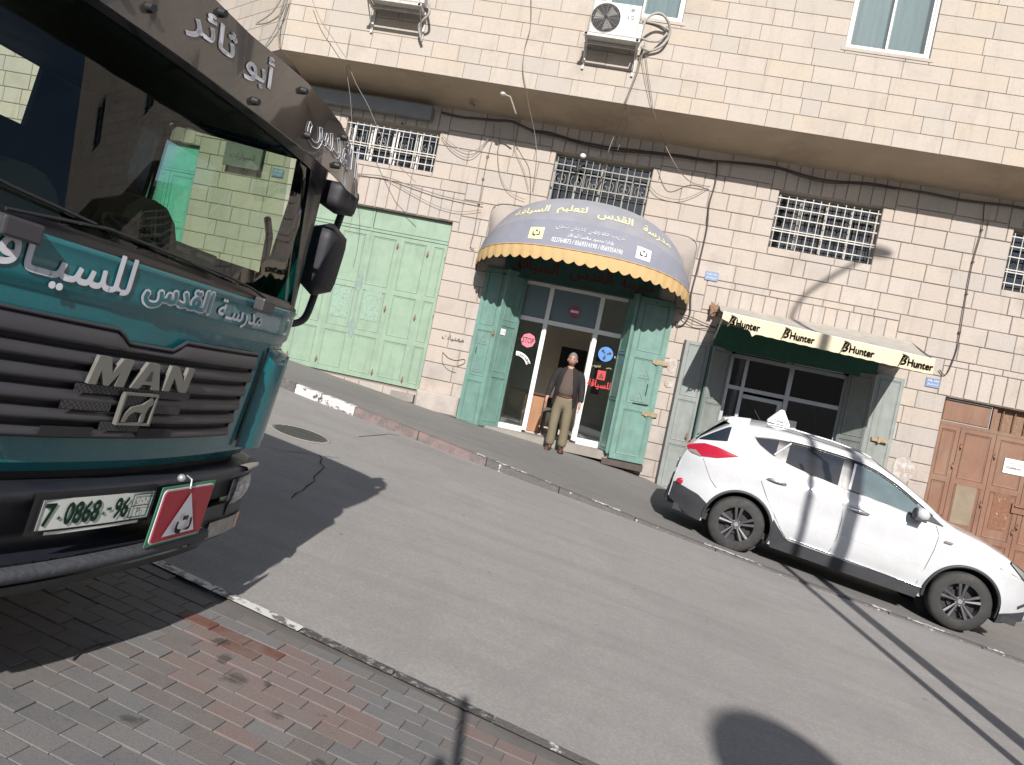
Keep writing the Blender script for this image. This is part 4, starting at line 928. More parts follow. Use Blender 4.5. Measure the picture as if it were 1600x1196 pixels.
# cream awning with a torn left corner
ca = empty('cream_awning', (3.0, 13.88, 1.6), label='cream pitched awning with brown lettering and a torn left corner', cat='awning')
fl, fr_, bl, br = [Vector(p) for p in ((1.462,12.100,1.558), (4.615,12.100,1.446), (1.587,13.880,1.897), (4.834,13.880,1.901))]
g = G(); rows = []
for j in range(7):
    v = j/6; rows.append([fl.lerp(fr_, i/30).lerp(bl.lerp(br, i/30), v)+Vector((0, 0, -.025*math.sin(math.pi*v)-.012*math.sin(i*.9+v*2)*math.sin(math.pi*v))) for i in range(31)])
g.grid(rows).face([fr_, br, (br[0]+.02, 13.885, br[2]-.25)]).obj('canvas_top', 'creamtop', ca)
G().cyl(fl, fr_, .016, seg=8).cyl(fl+Vector((.03, .01, 0)), (1.62, 13.88, 1.30), .012, seg=6).cyl(fr_-Vector((.03, -.01, 0)), (4.5, 13.88, 1.30), .012, seg=6).obj('front_bar', 'white_metal', ca)
g = G(); n = 70; rows = [[], []]
rt = random.Random(5)
for i in range(n+1):
    u = i/n; p = fl.lerp(fr_, u); d = .222+.004*math.sin(i*1.7)
    if u < .15: d = .09+.09*u/.15+rt.uniform(-.025, .03)
    if .155 < u < .17: d = .27
    rows[0].append(p+Vector((0, -.018, .005))); rows[1].append(p+Vector((0, -.012+.006*math.sin(i*.8), -d)))
g.grid(rows, sm=False).obj('valance', 'cream', ca)
for u0 in (.115, .375, .655, .925):
    p = fl.lerp(fr_, u0-.02)+Vector((0, -.026, -.108)); F = frame(p, fr_-fl, (0, 0, 1))
    text('Hunter', lambda s, q, n=0, F=F: F(s+.105, q-.012, 0), 'olive_print', ca, w=.36, h=.105, offset=.03)
    text('B', lambda s, q, n=0, F=F: F(s-.135+q*.25, q+.0, 0), 'olive_print', ca, w=.08, h=.135, offset=.03)
    g = G(); g.tube([F(-.20+.012*k, -.095+.022*k, .0) for k in range(8)], .011, 4).tube([F(-.17+.02*k, .088-.004*k*k*.3, 0) for k in range(6)], .009, 4).obj('emblem', 'olive_print', ca)
g = G(); rt = random.Random(9); pts = [Vector((1.50+rt.uniform(-.09, .09), 13.80+rt.uniform(-.06, .05), 1.80+rt.uniform(-.16, .16))) for _ in range(26)]
for a, b, c in zip(pts, pts[1:], pts[2:]): g.face([a, b, c])
g.tube([pts[i] for i in range(0, 20, 2)], .012, 5).obj('torn_canvas', 'rust', ca)
# small blue number plates
def plaque(x, z, label, txt):
    p = empty('house_number_plate', (x, 13.872, z-.08), label=label, cat='number plate', group='blue house number plates')
    G().chbox((x-.115, 13.872, z-.08), (x+.115, 13.885, z+.08), .004).obj('plate', 'plateblue', p)
    text(txt, wallframe(x, 13.8705, z+.035), 'lt_wht', p, w=.17, h=.03); text(arabic('شارع السلام'), wallframe(x, 13.8705, z-.03), 'lt_wht', p, w=.17, h=.045)
M['lt_wht2'] = M['lt_wht']
plaque(1.355, 2.37, 'small faded blue number plate between the blue awning and the cream awning', '114 112')
plaque(5.335, 1.27, 'small faded blue number plate up left of the brown gate', '106 104')
plaque(-6.95, 2.80, 'small faded blue number plate seen through the truck side window', '122 120')
# hanging sign seen through the truck's side window
hg = empty('hanging_sign', (-7.65, 13.6, 2.9), label='grey hanging sign board seen through the truck side window', cat='sign')
G().box((-8.0, 13.72, 2.75), (-7.25, 13.76, 3.45)).obj('board', simple('weathered_grey_board', (.13, .135, .13), .7), hg); text(arabic('كراج لتصليح'), wallframe(-7.62, 13.715, 3.25), 'dk_print', hg, w=.58, h=.16); text(arabic('السيارات'), wallframe(-7.62, 13.715, 2.95), 'dk_print', hg, w=.5, h=.14)
# ------------------------------------------------------------------ air conditioners
def ac_unit(label, x0, x1, zb):
    t = empty('air_conditioner', ((x0+x1)/2, 12.5, zb), label=label, cat='air conditioner', group='air conditioner units on the upper wall')
    y0, y1, h = 12.34, 12.62, .54; g = G(); g.chbox((x0, y0, zb), (x1, y1, zb+h), .02).obj('casing', 'ac', t)
    cx, cz, r = lerp(x0, x1, .31), zb+h*.5, h*.43
    F = frame((cx, y0-.001, cz), (1, 0, 0), (0, 0, 1))
    disc(G(), F, r, 28, .001).obj('fan_recess', 'dark', t)
    for k in range(3):
        a = k*2.094+.5; G().face([F(.03*math.cos(a), .03*math.sin(a), .003), F(r*.85*math.cos(a-.1), r*.85*math.sin(a-.1), .003), F(r*.85*math.cos(a+.75), r*.85*math.sin(a+.75), .003), F(.05*math.cos(a+.9), .05*math.sin(a+.9), .003)]).obj('fan_blade', 'acgrille', t)
    g = G()
    for rr in [r*(.16+.12*i) for i in range(8)]: g.tube([F(rr*math.cos(a*.2244), rr*math.sin(a*.2244), .014) for a in range(29)], .003, 4)
    for a in range(12): g.tube([F(.04*math.cos(a*.5236), .04*math.sin(a*.5236), .014), F(r*math.cos(a*.5236), r*math.sin(a*.5236), .014)], .003, 4)
    g.obj('fan_guard', 'acgrille', t)
    px = lerp(x0, x1, .66); G().chbox((px, y0-.008, zb+.03), (x1-.02, y0+.001, zb+h-.03), .004).obj('front_panel', 'white_metal', t)
    text('LG', wallframe((px+x1)/2-.01, y0-.0095, zb+h*.60), 'dk_print', t, w=.09, offset=.03)
    disc(G(), frame(((px+x1)/2, y0-.0095, zb+h*.82), (1, 0, 0), (0, 0, 1)), .035).obj('badge', 'acgrille', t)
    for k in range(5): G().box((px+.03, y0-.012, zb+.06+.045*k), (x1-.05, y0-.009, zb+.066+.045*k)).obj('slot', 'acgrille', t)
    g = G(); g.box((x1, y0+.06, zb+.05), (x1+.07, y1-.03, zb+.27)).obj('valve_cover', 'ac', t)
    g = G()
    for xx in (x0-.02, x1+.03):
        g.box((xx-.02, 12.30, zb-.05), (xx+.02, 12.80, zb-.01)).box((xx-.02, 12.76, zb-.42), (xx+.02, 12.795, zb-.05))
        n = len(g.v); g.tube([(xx, 12.34, zb-.04), (xx, 12.77, zb-.36)], .012, 4)
    g.box((x0-.06, 12.30, zb-.055), (x1+.07, 12.335, zb-.012)).box((x0-.06, 12.60, zb-.054), (x1+.07, 12.635, zb-.013)).obj('bracket', 'white_bar', t)
    return t
ac_unit('off-white air conditioner on a bracket, above the slate blue awning', -1.50, -.72, 5.60)
ac_unit('off-white air conditioner cut by the top edge, above the white barred window', -5.22, -4.36, 5.66)
def pipe(pts, r, mat, name, label, cat, sm=True, group=None, parent=None):
    g = G().tube(smooth_path(pts, 6) if sm else pts, r, 6)
    return g.obj(name, mat, parent, label=label if parent is None else None, cat=cat if parent is None else None, group=group)
pipe([(-.66, 12.5, 5.80), (-.62, 12.45, 6.0), (-.45, 12.5, 6.14), (-.28, 12.6, 6.08), (-.22, 12.7, 5.92), (-.30, 12.7, 5.72), (-.48, 12.72, 5.62), (-.62, 12.6, 5.60)], .022, 'insul', 'insulated_pipe', 'looped insulated pipe beside the air conditioner over the blue awning', 'pipe')
pipe([(-.64, 12.5, 5.70), (-.5, 12.6, 5.72), (-.36, 12.7, 5.80), (-.26, 12.74, 5.98), (-.4, 12.76, 6.08), (-.7, 12.79, 6.12)], .018, 'insul', 'insulated_pipe', 'inner loop of insulated pipe beside the air conditioner over the blue awning', 'pipe')
pipe([(-4.3, 12.5, 5.9), (-4.2, 12.5, 5.6), (-4.36, 12.6, 5.42), (-4.30, 12.7, 5.2)], .024, 'insul', 'insulated_pipe', 'insulated pipe hanging by the air conditioner at the top edge', 'pipe')
# ------------------------------------------------------------------ box, cameras, cables on the wall
G().chbox((-7.6, 13.68, 4.235), (-4.18, 13.89, 4.47), .01).obj('shutter_box', simple('grey_trunking', (.17, .18, .19), .5), None, label='long grey metal box under the overhang above the white barred window', cat='metal box')
G().tube([(-4.75, 13.895, 4.12+0), (-4.75, 13.88, 4.12)], .02, 8).obj('wall_hole', 'dark', bld)
sc_ = empty('security_camera', (-2.3, 13.4, 4.4), label='white security camera on a bent pole under the overhang', cat='camera')
P = [(-2.786,12.950,4.625)]+[(-2.663,12.980,4.612)]+[(-2.547,13.200,4.411)]
G().tube([Vector(p) for p in P], .016, 6).obj('pole', 'insul', sc_); G().ball(P[0], (.05, .05, .035)).obj('lamp_head', 'ac', sc_)
P = [(-3.453,13.600,4.586),(-3.388,13.600,4.562)]
G().ball(P[0], (.05, .05, .035)).cyl(P[0], P[1], .02, seg=8).obj('junction_box', 'acgrille', None, label='small round grey junction box under the overhang, left of the bent pole', cat='junction box')
fc = empty('floodlight', (-1.38, 13.8, 3.6), label='small white-headed spotlight clamped on the grey window bars', cat='light')
P = [(-1.299,13.740,4.041),(-1.353,13.740,3.963),(-1.345,13.740,3.754)]
G().ball(P[0], (.055, .05, .045)).obj('head', 'white_metal', fc); G().cyl(P[1], P[2], .035, .03, seg=8).obj('body', 'iron', fc)
CB = 'cables strung along the stone wall'
def cable(pts, r, mat, label, jit=.0, dy=0): return pipe(pts, r*.82, mat, 'cable', label, 'cable', group=CB)
cable([(-4.039,13.840,4.427),(-3.666,13.840,4.404),(-3.402,13.840,4.423),(-3.007,13.840,4.451),(-2.711,13.840,4.475),(-2.333,13.840,4.383),(-1.975,13.840,4.383),(-1.490,13.840,4.322),(-0.901,13.840,4.303),(-0.328,13.840,4.329),(0.352,13.840,4.363),(0.918,13.840,4.366),(1.468,13.840,4.414),(2.073,13.840,4.437),(2.579,13.840,4.376),(3.017,13.840,4.361),(3.649,13.840,4.426),(4.076,13.840,4.422),(4.604,13.840,4.425),(5.130,13.840,4.406),(5.511,13.840,4.418),(5.949,13.840,4.441),(6.564,13.840,4.419)], .024, 'cable', 'thick black cable bundle running under the whole overhang')
cable([(-2.320,13.810,4.340),(-1.843,13.810,4.324),(-1.360,13.810,4.264),(-0.773,13.810,4.245),(-0.207,13.810,4.294),(0.358,13.810,4.320),(0.977,13.810,4.333)], .018, 'cable', 'second black cable sagging beside the thick bundle above the grey barred window')
cable([(1.005,13.810,4.360),(2.041,13.810,4.400),(2.470,13.810,4.338),(2.912,13.810,4.301),(3.437,13.810,4.370),(4.072,13.810,4.391)], .012, 'cable', 'thin black cable under the bundle above the right barred window')
cable([(1.042,13.850,4.367),(1.083,13.850,4.007),(1.054,13.850,3.599),(1.102,13.850,3.147),(1.086,13.850,2.453),(1.069,13.850,1.989),(1.115,13.850,1.652),(1.045,13.850,1.441),(0.941,13.850,1.398),(0.903,13.850,1.471)], .016, 'cable', 'black drop cable beside the blue awning ending in a hook')
cable([(5.529,13.850,4.402),(5.577,13.850,3.959),(5.545,13.850,3.401),(5.552,13.850,2.850),(5.581,13.850,2.192),(5.585,13.850,1.860),(5.530,13.850,1.517),(5.473,13.850,1.438),(5.385,13.850,1.509)], .011, 'cable', 'black drop cable between the cream awning and the brown gate')
cable([(-3.033,13.850,4.391),(-3.003,13.850,4.134),(-3.025,13.850,3.773),(-3.022,13.850,3.355),(-3.008,13.850,2.880),(-2.993,13.850,2.405),(-3.006,13.850,2.116),(-2.924,13.850,2.071)], .010, 'cable_g', 'thin drop cable left of the blue awning')
cable([(-5.644,13.830,3.044),(-5.366,13.830,3.043),(-4.870,13.830,3.079),(-4.355,13.830,2.999),(-3.720,13.830,2.918),(-3.226,13.830,2.897),(-2.922,13.830,2.891)], .010, 'cable_g', 'thin cable crossing under the white barred window')
cable([(-4.868,13.830,3.068),(-4.196,13.830,2.834),(-3.674,13.830,2.698),(-3.305,13.830,2.691),(-2.938,13.830,2.793)], .006, 'cable_g', 'thinnest sagging wire above the green gate')
cable([(-3.944,13.830,3.983),(-3.705,13.830,3.783),(-3.417,13.830,3.688),(-3.231,13.830,3.791),(-3.057,13.830,4.118)], .007, 'cable_g', 'looped wire right of the white barred window')
cable([(-3.951,13.830,4.018),(-3.672,13.830,3.861),(-3.415,13.830,3.796),(-3.215,13.830,3.889),(-3.053,13.830,4.154)], .006, 'cable_g', 'upper looped wire right of the white barred window')
cable([(-2.895,13.830,4.323),(-2.845,13.830,3.856),(-2.715,13.830,3.462),(-2.493,13.830,3.204),(-2.187,13.830,3.115)], .006, 'cable_g', 'wire dropping behind the left ear of the blue awning')
cable([(-2.662,13.830,4.421),(-2.567,13.830,4.021),(-2.322,13.830,3.648),(-2.156,13.830,3.310)], .006, 'cable_g', 'second wire dropping to the left ear of the blue awning')
cable([(-2.604,12.740,6.230),(-2.516,12.740,5.753),(-2.535,12.740,5.368),(-2.490,12.740,4.994),(-2.373,12.740,4.696)], .009, 'cable_g', 'thin wire hanging down the upper wall above the security camera')
cable([(-2.380,12.780,4.711)]+[(-2.311,12.950,4.501)]+[(-2.138,13.200,4.093),(-2.030,13.200,3.683)]+[(-2.028,13.500,3.198)], .008, 'cable_g', 'thin wire hanging from the overhang to the blue awning')
cable([(-6.336,12.600,5.605),(-6.113,12.600,5.269),(-5.818,12.600,4.978),(-5.524,12.600,4.688)], .007, 'cable_g', 'thin wire crossing the upper wall at the truck visor')
cable([(-5.700,13.000,4.837),(-5.421,13.000,4.422),(-5.121,13.000,4.070),(-4.868,13.000,3.712),(-4.548,13.000,3.309),(-4.397,13.000,3.153),(-3.992,13.000,2.893)], .007, 'cable_g', 'thin wire crossing in front of the white barred window')
cable([(-5.732,13.100,4.876),(-5.638,13.100,4.544),(-5.485,13.100,4.107),(-5.250,13.100,3.222),(-5.086,13.100,2.674),(-5.039,13.100,2.221),(-5.049,13.100,1.873)], .006, 'cable_g', 'thin wire hanging straight down beside the truck mirror')
cable([(-5.592,12.740,5.211),(-5.586,12.740,4.909),(-5.574,12.740,4.742)], .005, 'cable_g', 'short wire on the upper wall below the left air conditioner')
for i, (q, lb) in enumerate((([(-0.599,12.700,5.674),(-0.590,12.700,5.377),(-0.659,12.700,4.939),(-0.682,12.700,4.690)], 'bundled wires falling from the air conditioner over the blue awning'), ([(-0.614,12.720,5.649),(-0.621,12.720,5.274),(-0.690,12.720,4.835),(-0.724,12.720,4.691)], 'wire beside the bundle below the right air conditioner'), ([(-0.593,12.740,5.757),(-0.448,12.740,5.309),(-0.301,12.740,4.905),(-0.238,12.740,4.701)], 'wire slanting right below the right air conditioner'), ([(-0.579,12.740,5.481),(-0.425,12.740,5.099),(-0.248,12.740,4.700)], 'short slanting wire meeting the overhang edge'))):
    cable(q, (.014, .012, .007, .006)[i], 'cable_g', lb)
cable([(-0.686,12.780,4.719)]+[(-0.700,12.950,4.542)]+[(-0.798,13.300,4.349),(-0.844,13.300,4.027)]+[(-0.864,13.840,3.901)], .009, 'cable_g', 'wire curving from the overhang edge to the grey barred window')
cable([(-0.643,12.780,4.716)]+[(-0.618,13.000,4.518)]+[(-0.672,13.500,4.403),(-0.703,13.500,4.170)], .006, 'cable_g', 'short loose wire under the overhang above the grey barred window')
cable([(-0.249,12.780,4.714)]+[(-0.136,12.950,4.579)]+[(0.049,13.400,4.410),(0.362,13.400,4.015)]+[(0.668,13.830,3.929),(1.010,13.830,3.908)], .009, 'cable_g', 'curved wire from the overhang to the drop cable beside the blue awning')
cable([(-0.036,13.830,3.749),(0.164,13.830,3.611),(0.510,13.830,3.590),(0.768,13.830,3.716),(0.989,13.830,3.904)], .007, 'cable_g', 'sagging wire right of the grey barred window')
cable([(0.940,13.830,1.615),(1.149,13.830,1.587),(1.386,13.830,1.530),(1.596,13.830,1.491)], .010, 'cable', 'wires running into the torn corner of the cream awning')
cable([(0.999,13.820,1.545),(1.230,13.820,1.464),(1.451,13.820,1.484),(1.675,13.820,1.483)], .008, 'cable', 'lower wire running into the torn corner of the cream awning')
cable([(-6.815,12.700,5.600),(-6.875,12.700,5.319),(-7.072,12.700,5.121),(-7.298,12.700,5.054)], .018, 'cable_g', 'thick curved wire at the corner of the upper wall')
cable([(-6.920,12.700,5.585),(-7.049,12.700,5.294),(-7.280,12.700,5.079)], .014, 'cable_g', 'inner curved wire at the corner of the upper wall')
cable([(-6.862,12.700,5.593),(-6.898,12.700,5.260),(-6.863,12.700,4.982),(-6.782,12.700,4.711)], .016, 'cable_g', 'wire hanging down the corner of the overhang')
for p in [(5.585,13.870,3.964),(5.553,13.870,3.406),(5.560,13.870,2.854),(5.579,13.870,2.193),(-3.027,13.870,3.360),(-3.012,13.870,2.885),(-3.029,13.870,3.778)]:
    G().box((p[0]-.02, p[1]-.02, p[2]-.012), (p[0]+.02, p[1]+.02, p[2]+.012)).obj('cable_clip', 'iron', bld)
# graffiti on the pillar between gate and door
gf = empty('graffiti', (-3.1, 13.875, .2), label='scrawled black spray paint on the stone pillar left of the teal shutter', cat='graffiti')
text(arabic('مهنيات'), wallframe(-2.98, 13.872, .38), 'spray', gf, w=.42, h=.11, offset=-.01)
G().tube(smooth_path([(-3.12, 13.882, .10), (-3.0, 13.882, .02), (-2.85, 13.882, .0), (-2.7, 13.882, .05), (-2.68, 13.882, -.02), (-2.8, 13.882, -.1)]), .006, 4).tube(smooth_path([(-3.12, 13.882, .10), (-3.08, 13.882, -.1), (-2.95, 13.882, -.2), (-2.8, 13.882, -.22)]), .005, 4).obj('scrawl', 'spray', gf)
M['whitewash'] = painted('patchy_white_wash', (.46, .45, .43), (.42, .355, .31), .48, .6, 8)
for k, (x0, x1, z0, z1) in enumerate(((.90, 1.09, .55, .86), (.92, 1.1, .28, .50), (4.95, 5.35, -.55, -.02))):
    n = 16; g = G(); cx, cz = (x0+x1)/2, (z0+z1)/2
    g.face([(cx+(x1-x0)/2*math.cos(2*math.pi*i/n)*random.uniform(.8, 1), 13.879, cz+(z1-z0)/2*math.sin(2*math.pi*i/n)*random.uniform(.8, 1)) for i in range(n)]).obj('whitewash_patch', 'whitewash', bld)
# ------------------------------------------------------------------ a plainer building farther down the street (mirrored in the windscreen)
fb = empty('far_building', (36, 22, -5), label='plain stone apartment building far down the street, beyond the right edge', cat='building')
fh_ = [(30.2+2.4*i, 31.2+2.4*i, z, z+1.3) for i in range(5) for z in (-2, 1.2, 4.4)]
X = sorted(set([28, 44]+[c for h in fh_ for c in h[:2]])); Z = sorted(set([-9, 7.5]+[c for h in fh_ for c in h[2:]])); g = G(); g2 = G()
for a, b in zip(X, X[1:]):
    for c, d in zip(Z, Z[1:]):
        if any(h[0] <= a < h[1] and h[2] <= c < h[3] for h in fh_): g2.face([(a, 18.3, c), (b, 18.3, c), (b, 18.3, d), (a, 18.3, d)])
        else: g.face([(a, 18, c), (b, 18, c), (b, 18, d), (a, 18, d)])
g.face([(28, 18, -9), (28, 18, 7.5), (28, 30, 7.5), (28, 30, -9)]).face([(28, 18, 7.5), (44, 18, 7.5), (44, 30, 7.5), (28, 30, 7.5)]).obj('wall', 'stone_up', fb); g2.obj('window_glass', 'dark', fb)
for x in (29.5, 33, 38): G().box((x, 18.5, 7.5), (x+1.2, 19.6, 8.4)).obj('roof_tank', 'concrete', fb)
# ------------------------------------------------------------------ things above and behind the photographer that throw the shadows
def back(px, py, s):    # where an object must stand so that its shadow lands there
    return None
def cast(p, dist): return Vector(p)-SUN_DIR*dist
kx = SUN_DIR.x/SUN_DIR.y
head = cast((3.98, 13.9, 3.30), 12.6); el = cast((2.84, 13.9, 2.25), 12.9)
by_ = el.y; bx_ = 2.95-kx*(9.4-by_); zb_ = road_z(bx_, by_)
lp = empty('street_lamp', (bx_, by_, zb_), label='tall street lamp behind the photographer, outside the frame', cat='street lamp')
G().cyl((bx_, by_, zb_), (el.x, by_, el.z-.5), .10, .07, seg=12).obj('pole', 'alu', lp)
G().tube(smooth_path([(el.x, by_, el.z-.5), (el.x+.03, by_, el.z-.15), Vector((el.x, by_, el.z)).lerp(head, .25), head]), .04, 8).obj('arm', 'alu', lp)
G().ball(head, (.30, .14, .07), 12, 8).obj('lamp_head', 'alu', lp)
ux = 2.66-kx*(9.4-by_+.25); zq = road_z(ux, by_-.25)
up_ = empty('utility_pole', (ux, by_-.25, zq), label='thin steel pole next to the street lamp, outside the frame', cat='pole')
G().cyl((ux, by_-.25, zq), (ux+.05, by_-.25, zq+7.6), .055, .045, seg=10).obj('shaft', 'alu', up_)
# houses on the photographer's side of the street, low enough to leave the street in the sun
ob = empty('opposite_building', (4, -17, -4), label='low stone houses behind the photographer, outside the frame', cat='building')
g = G(); g.face([(-34, -17, 7), (40, -17, -1.5+5), (40, -17, -9), (-34, -17, -9)][::-1]).face([(-34, -17, 7), (40, -17, 3.5), (40, -30, 3.5), (-34, -30, 7)]).obj('wall', 'stone_low', ob)
for k in range(14): G().box((-30+k*4.6, -17.0, .5-k*.35), (-28.6+k*4.6, -16.9, 2.0-k*.35)).obj('window', 'dark', ob)
mr = empty('oval_shadow_caster', (1.75, -1.9, road_z(1.75, -1.9)), label='guessed round disc on a pole, added behind the photographer to cast the oval shadow, outside the frame', cat='mirror')
c = cast((1.31, 3.93, road_z(1.15, 4.0)), 10.5)  # guessed unseen disc, added to cast the oval shadow on the road
mr.location = (c.x, c.y, road_z(c.x, c.y)); mr['_org'] = list(mr.location)
F = frame(c, (1, 0, 0), (0, .3, 1)); g = G(); g.grid([[F(r*math.cos(a*.2618), r*math.sin(a*.2618), -.12*(1-(r/.44)**2)) for a in range(24)] for r in (.0, .15, .3, .44)], True).obj('caster_disc', 'white_metal', mr)
G().cyl((c.x, c.y, road_z(c.x, c.y)), (c.x, c.y, c.z-.2), .02, seg=8).obj('pole', 'alu', mr)
q = cast((-.36, 3.55, road_z(-.36, 3.5)), 4.5)  # unseen post, added to cast the thin line of shadow on the ground
G().cyl((q.x, q.y, road_z(q.x, q.y)), q, .02, seg=8).ball(cast((-.34, 2.9, road_z(-.34, 2.9)+.0), 4.5-.0)+Vector((0, 0, .0)), (.035, .035, .06)).obj('thin_shadow_post', 'alu', None, label='thin metal post added behind the photographer to cast a thin shadow line, outside the frame', cat='post')
# ------------------------------------------------------------------ the driving-school truck, nose to the right, half on the near pavement
TF, TL, TU = Vector((.985, -.125, -.115)).normalized(), None, None
TL = Vector((.122, .992, -.038)); TL = (TL-TF*TL.dot(TF)).normalized(); TU = TF.cross(TL)
E0 = Vector((-1.577, 2.417, -.378)); TB = 1.03
tk = empty('truck', E0-TU*TB, Matrix((TF, TL, TU)).transposed(), label='teal driving-school truck with black windscreen visor and chrome lettering on its dark grille', cat='truck')
PLAN = [(0, 0), (.2, -.004), (.4, -.018), (.6, -.042), (.75, -.066), (.90, -.088), (1.03, -.125), (1.11, -.175), (1.16, -.25), (1.18, -.35), (1.185, -.5), (1.185, -1.75)]
_arc = [0.]
for a, b in zip(PLAN, PLAN[1:]): _arc.append(_arc[-1]+math.hypot(b[0]-a[0], b[1]-a[1]))
PMAX = _arc[-1]
def plan(p):
    s = 1 if p >= 0 else -1; p = min(abs(p), PMAX-1e-6)
    for i in range(len(_arc)-1):
        if p <= _arc[i+1]:
            t = (p-_arc[i])/(_arc[i+1]-_arc[i]); h = lerp(PLAN[i][0], PLAN[i+1][0], t); b = lerp(PLAN[i][1], PLAN[i+1][1], t); return s*h, b
def lean(u): return 0 if u <= .48 else -(u-.48)*.20
def TP(p, u, off=0., ln=True):
    h, b = plan(p); h2, b2 = plan(p+.01 if p < PMAX-.02 else p-.01); 
    if p >= PMAX-.02: h2, b2 = 2*h-h2, 2*b-b2
    d = Vector((b2-b, h2-h)).normalized(); n = Vector((d.y, -d.x))
    f = lean(u)*(1 if abs(p) < 1.0 else max(0, 1-(abs(p)-1.0)/.25)) if ln else 0
    return Vector((b+f+n.x*off, h+n.y*off, u+TB))
def pr(a, b, n): return [lerp(a, b, i/n) for i in range(n+1)]
def tgrid(ps, us, off, name, mat, parent=tk, **k):
    o = off if callable(off) else (lambda p, u: off)
    return G().grid([[TP(p, u, o(p, u)) for p in ps] for u in us]).obj(name, mat, parent, local=True, **k)
def paint(name, col, rough=.25, coat=.6, var=.04, **k):
    return simple(name, col, rough, var=var, bstr=0, coat=coat, **k)
M['teal'] = paint('teal_truck_paint', (.001, .125, .145), .27, .6, var=.08, dirt=(.01, .09, .10), dirtamt=.25)
M['visor'] = paint('smoked_visor', (.042, .036, .033), .16, .8, dirt=(.09, .08, .07), dirtamt=.3)
M['gloss_black'] = paint('gloss_black', (.006, .006, .008), .35, .15)
M['grillem'] = simple('dark_grille_plastic', (.042, .04, .046), .42, var=.08, bstr=.05)
M['grilleback'] = simple('grille_gap', (.016, .016, .018), .7, bstr=0)
M['bumper'] = simple('blue_black_bumper_plastic', (.013, .015, .022), .45, var=.15, bstr=.08, dirt=(.035, .034, .036), dirtamt=.3)
M['tread'] = simple('grained_step_plastic', (.05, .053, .062), .7, var=.3, scale=60, bstr=.5)
M['letter'] = simple('dull_chrome_letters', (.20, .195, .175), .42, .35, var=.05, bstr=0)
M['vinyl'] = simple('pale_vinyl_letters', (.62, .62, .66), .5, var=.04, bstr=0)
M['plate_w'] = simple('plate_white', (.66, .67, .62), .5, var=.04, bstr=0)
M['plate_g'] = simple('plate_green', (.02, .085, .05), .5, bstr=0)
M['sign_g'] = simple('sign_green', (.05, .22, .12), .5, bstr=0)
M['sign_r'] = simple('sign_red', (.36, .012, .03), .45, bstr=0, var=.06)
M['lens'] = glass_mat('lamp_lens', (.85, .86, .86), gloss=.12)
M['reflector'] = simple('lamp_reflector', (.65, .66, .66), .25, .8, bstr=0)
M['orange'] = simple('amber_lens', (.55, .12, .02), .25, bstr=0, coat=.5)
M['seat_m'] = simple('beige_grey_seat', (.17, .155, .12), .85, var=.1)
M['interior'] = simple('dark_cab_trim', (.03, .03, .032), .8)
P_ = pr(-1.62, 1.62, 72)
def crease(p, u):
    return interp([(-.22, -.012), (.20, -.004), (.315, -.004), (.335, .010), (.36, .012), (.44, .010), (.468, .016), (.48, .002)], u)
bp = tgrid(P_, [-.2, -.19, -.1, 0, .1, .2, .3, .315, .335, .36, .40, .44, .455, .468, .478, .48], crease, 'front_panel', 'teal')
# lower turn-in of the panel and the black gap above the bumper
tgrid(P_, [-.235, -.20], lambda p, u: -.03 if u < -.22 else -.012, 'panel_edge', 'teal')
tgrid(P_, [-.34, -.232], -.06, 'gap', 'grilleback')
# corner wind deflectors
for s in (-1, 1):
    g = G(); rows = [[TP(s*p, u, .050*math.sin(math.pi*(p-.86)/.30)**.6 if .86 < p < 1.16 else 0) for p in pr(.86, 1.16, 12)] for u in pr(-.18, .265, 10)]+[[TP(s*p, .285, .002) for p in pr(.86, 1.16, 12)]]
    g.grid(rows).obj('wind_deflector', 'teal', tk, local=True)
    g = G()
    tgrid([s*p for p in pr(.835, .857, 2)], pr(-.18, .27, 2), .004, 'deflector_gap', 'grilleback')
# grille
def gw(u): return .735 if u > .23 else lerp(.665, .735, max(0, (u+.11)/.34))
def gtop(p): return .25-.038*max(0, min(1, (.16-abs(p-.02))/.05))
g = G(); rows = []
for k in range(9):
    f = k/8; row = []
    for i in range(49):
        q = -1+2*i/48; u = lerp(-.115, gtop(q*.73), f); row.append(TP(q*(gw(u)+.01), u, .004))
    rows.append(row)
gr_ = g.grid(rows).obj('grille', 'grilleback', tk, local=True)
g = G(); rim = [TP(q/24*(gw(.25)), gtop(q/24*.73)+.004, .012) for q in range(-24, 25)]
g.tube(rim, .007, 5).tube([TP(s_*(gw(u)+.006), u, .010) for s_ in (1,) for u in pr(.25, -.115, 8)], .006, 5).tube([TP(-(gw(u)+.006), u, .010) for u in pr(.25, -.115, 8)], .006, 5).obj('grille_rim', 'grillem', gr_, local=True)
SL = [(.186, .243), (.126, .172), (.064, .112), (.002, .050), (-.056, -.012), (-.11, -.072)]
for i, (a, b) in enumerate(SL):
    g = G(); rows = []
    prof = [(a, .006), (a+.004, .030), (a+.016, .034), (b-.006, .020), (b, .008)]
    if i == 0: prof = [(a, .006), (a+.004, .030), (a+.016, .034)]+[(None, .020), (None, .008)]
    for (u, of) in prof:
        row = []
        for k in range(49):
            q = -1+2*k/48; uu = u if u is not None else (gtop(q*.72)-.012 if of > .01 else gtop(q*.72)-.006)
            row.append(TP(q*(gw(uu)-.006), uu, of))
        rows.append(row)
    g.grid(rows).obj('slat', 'grillem', gr_, local=True)
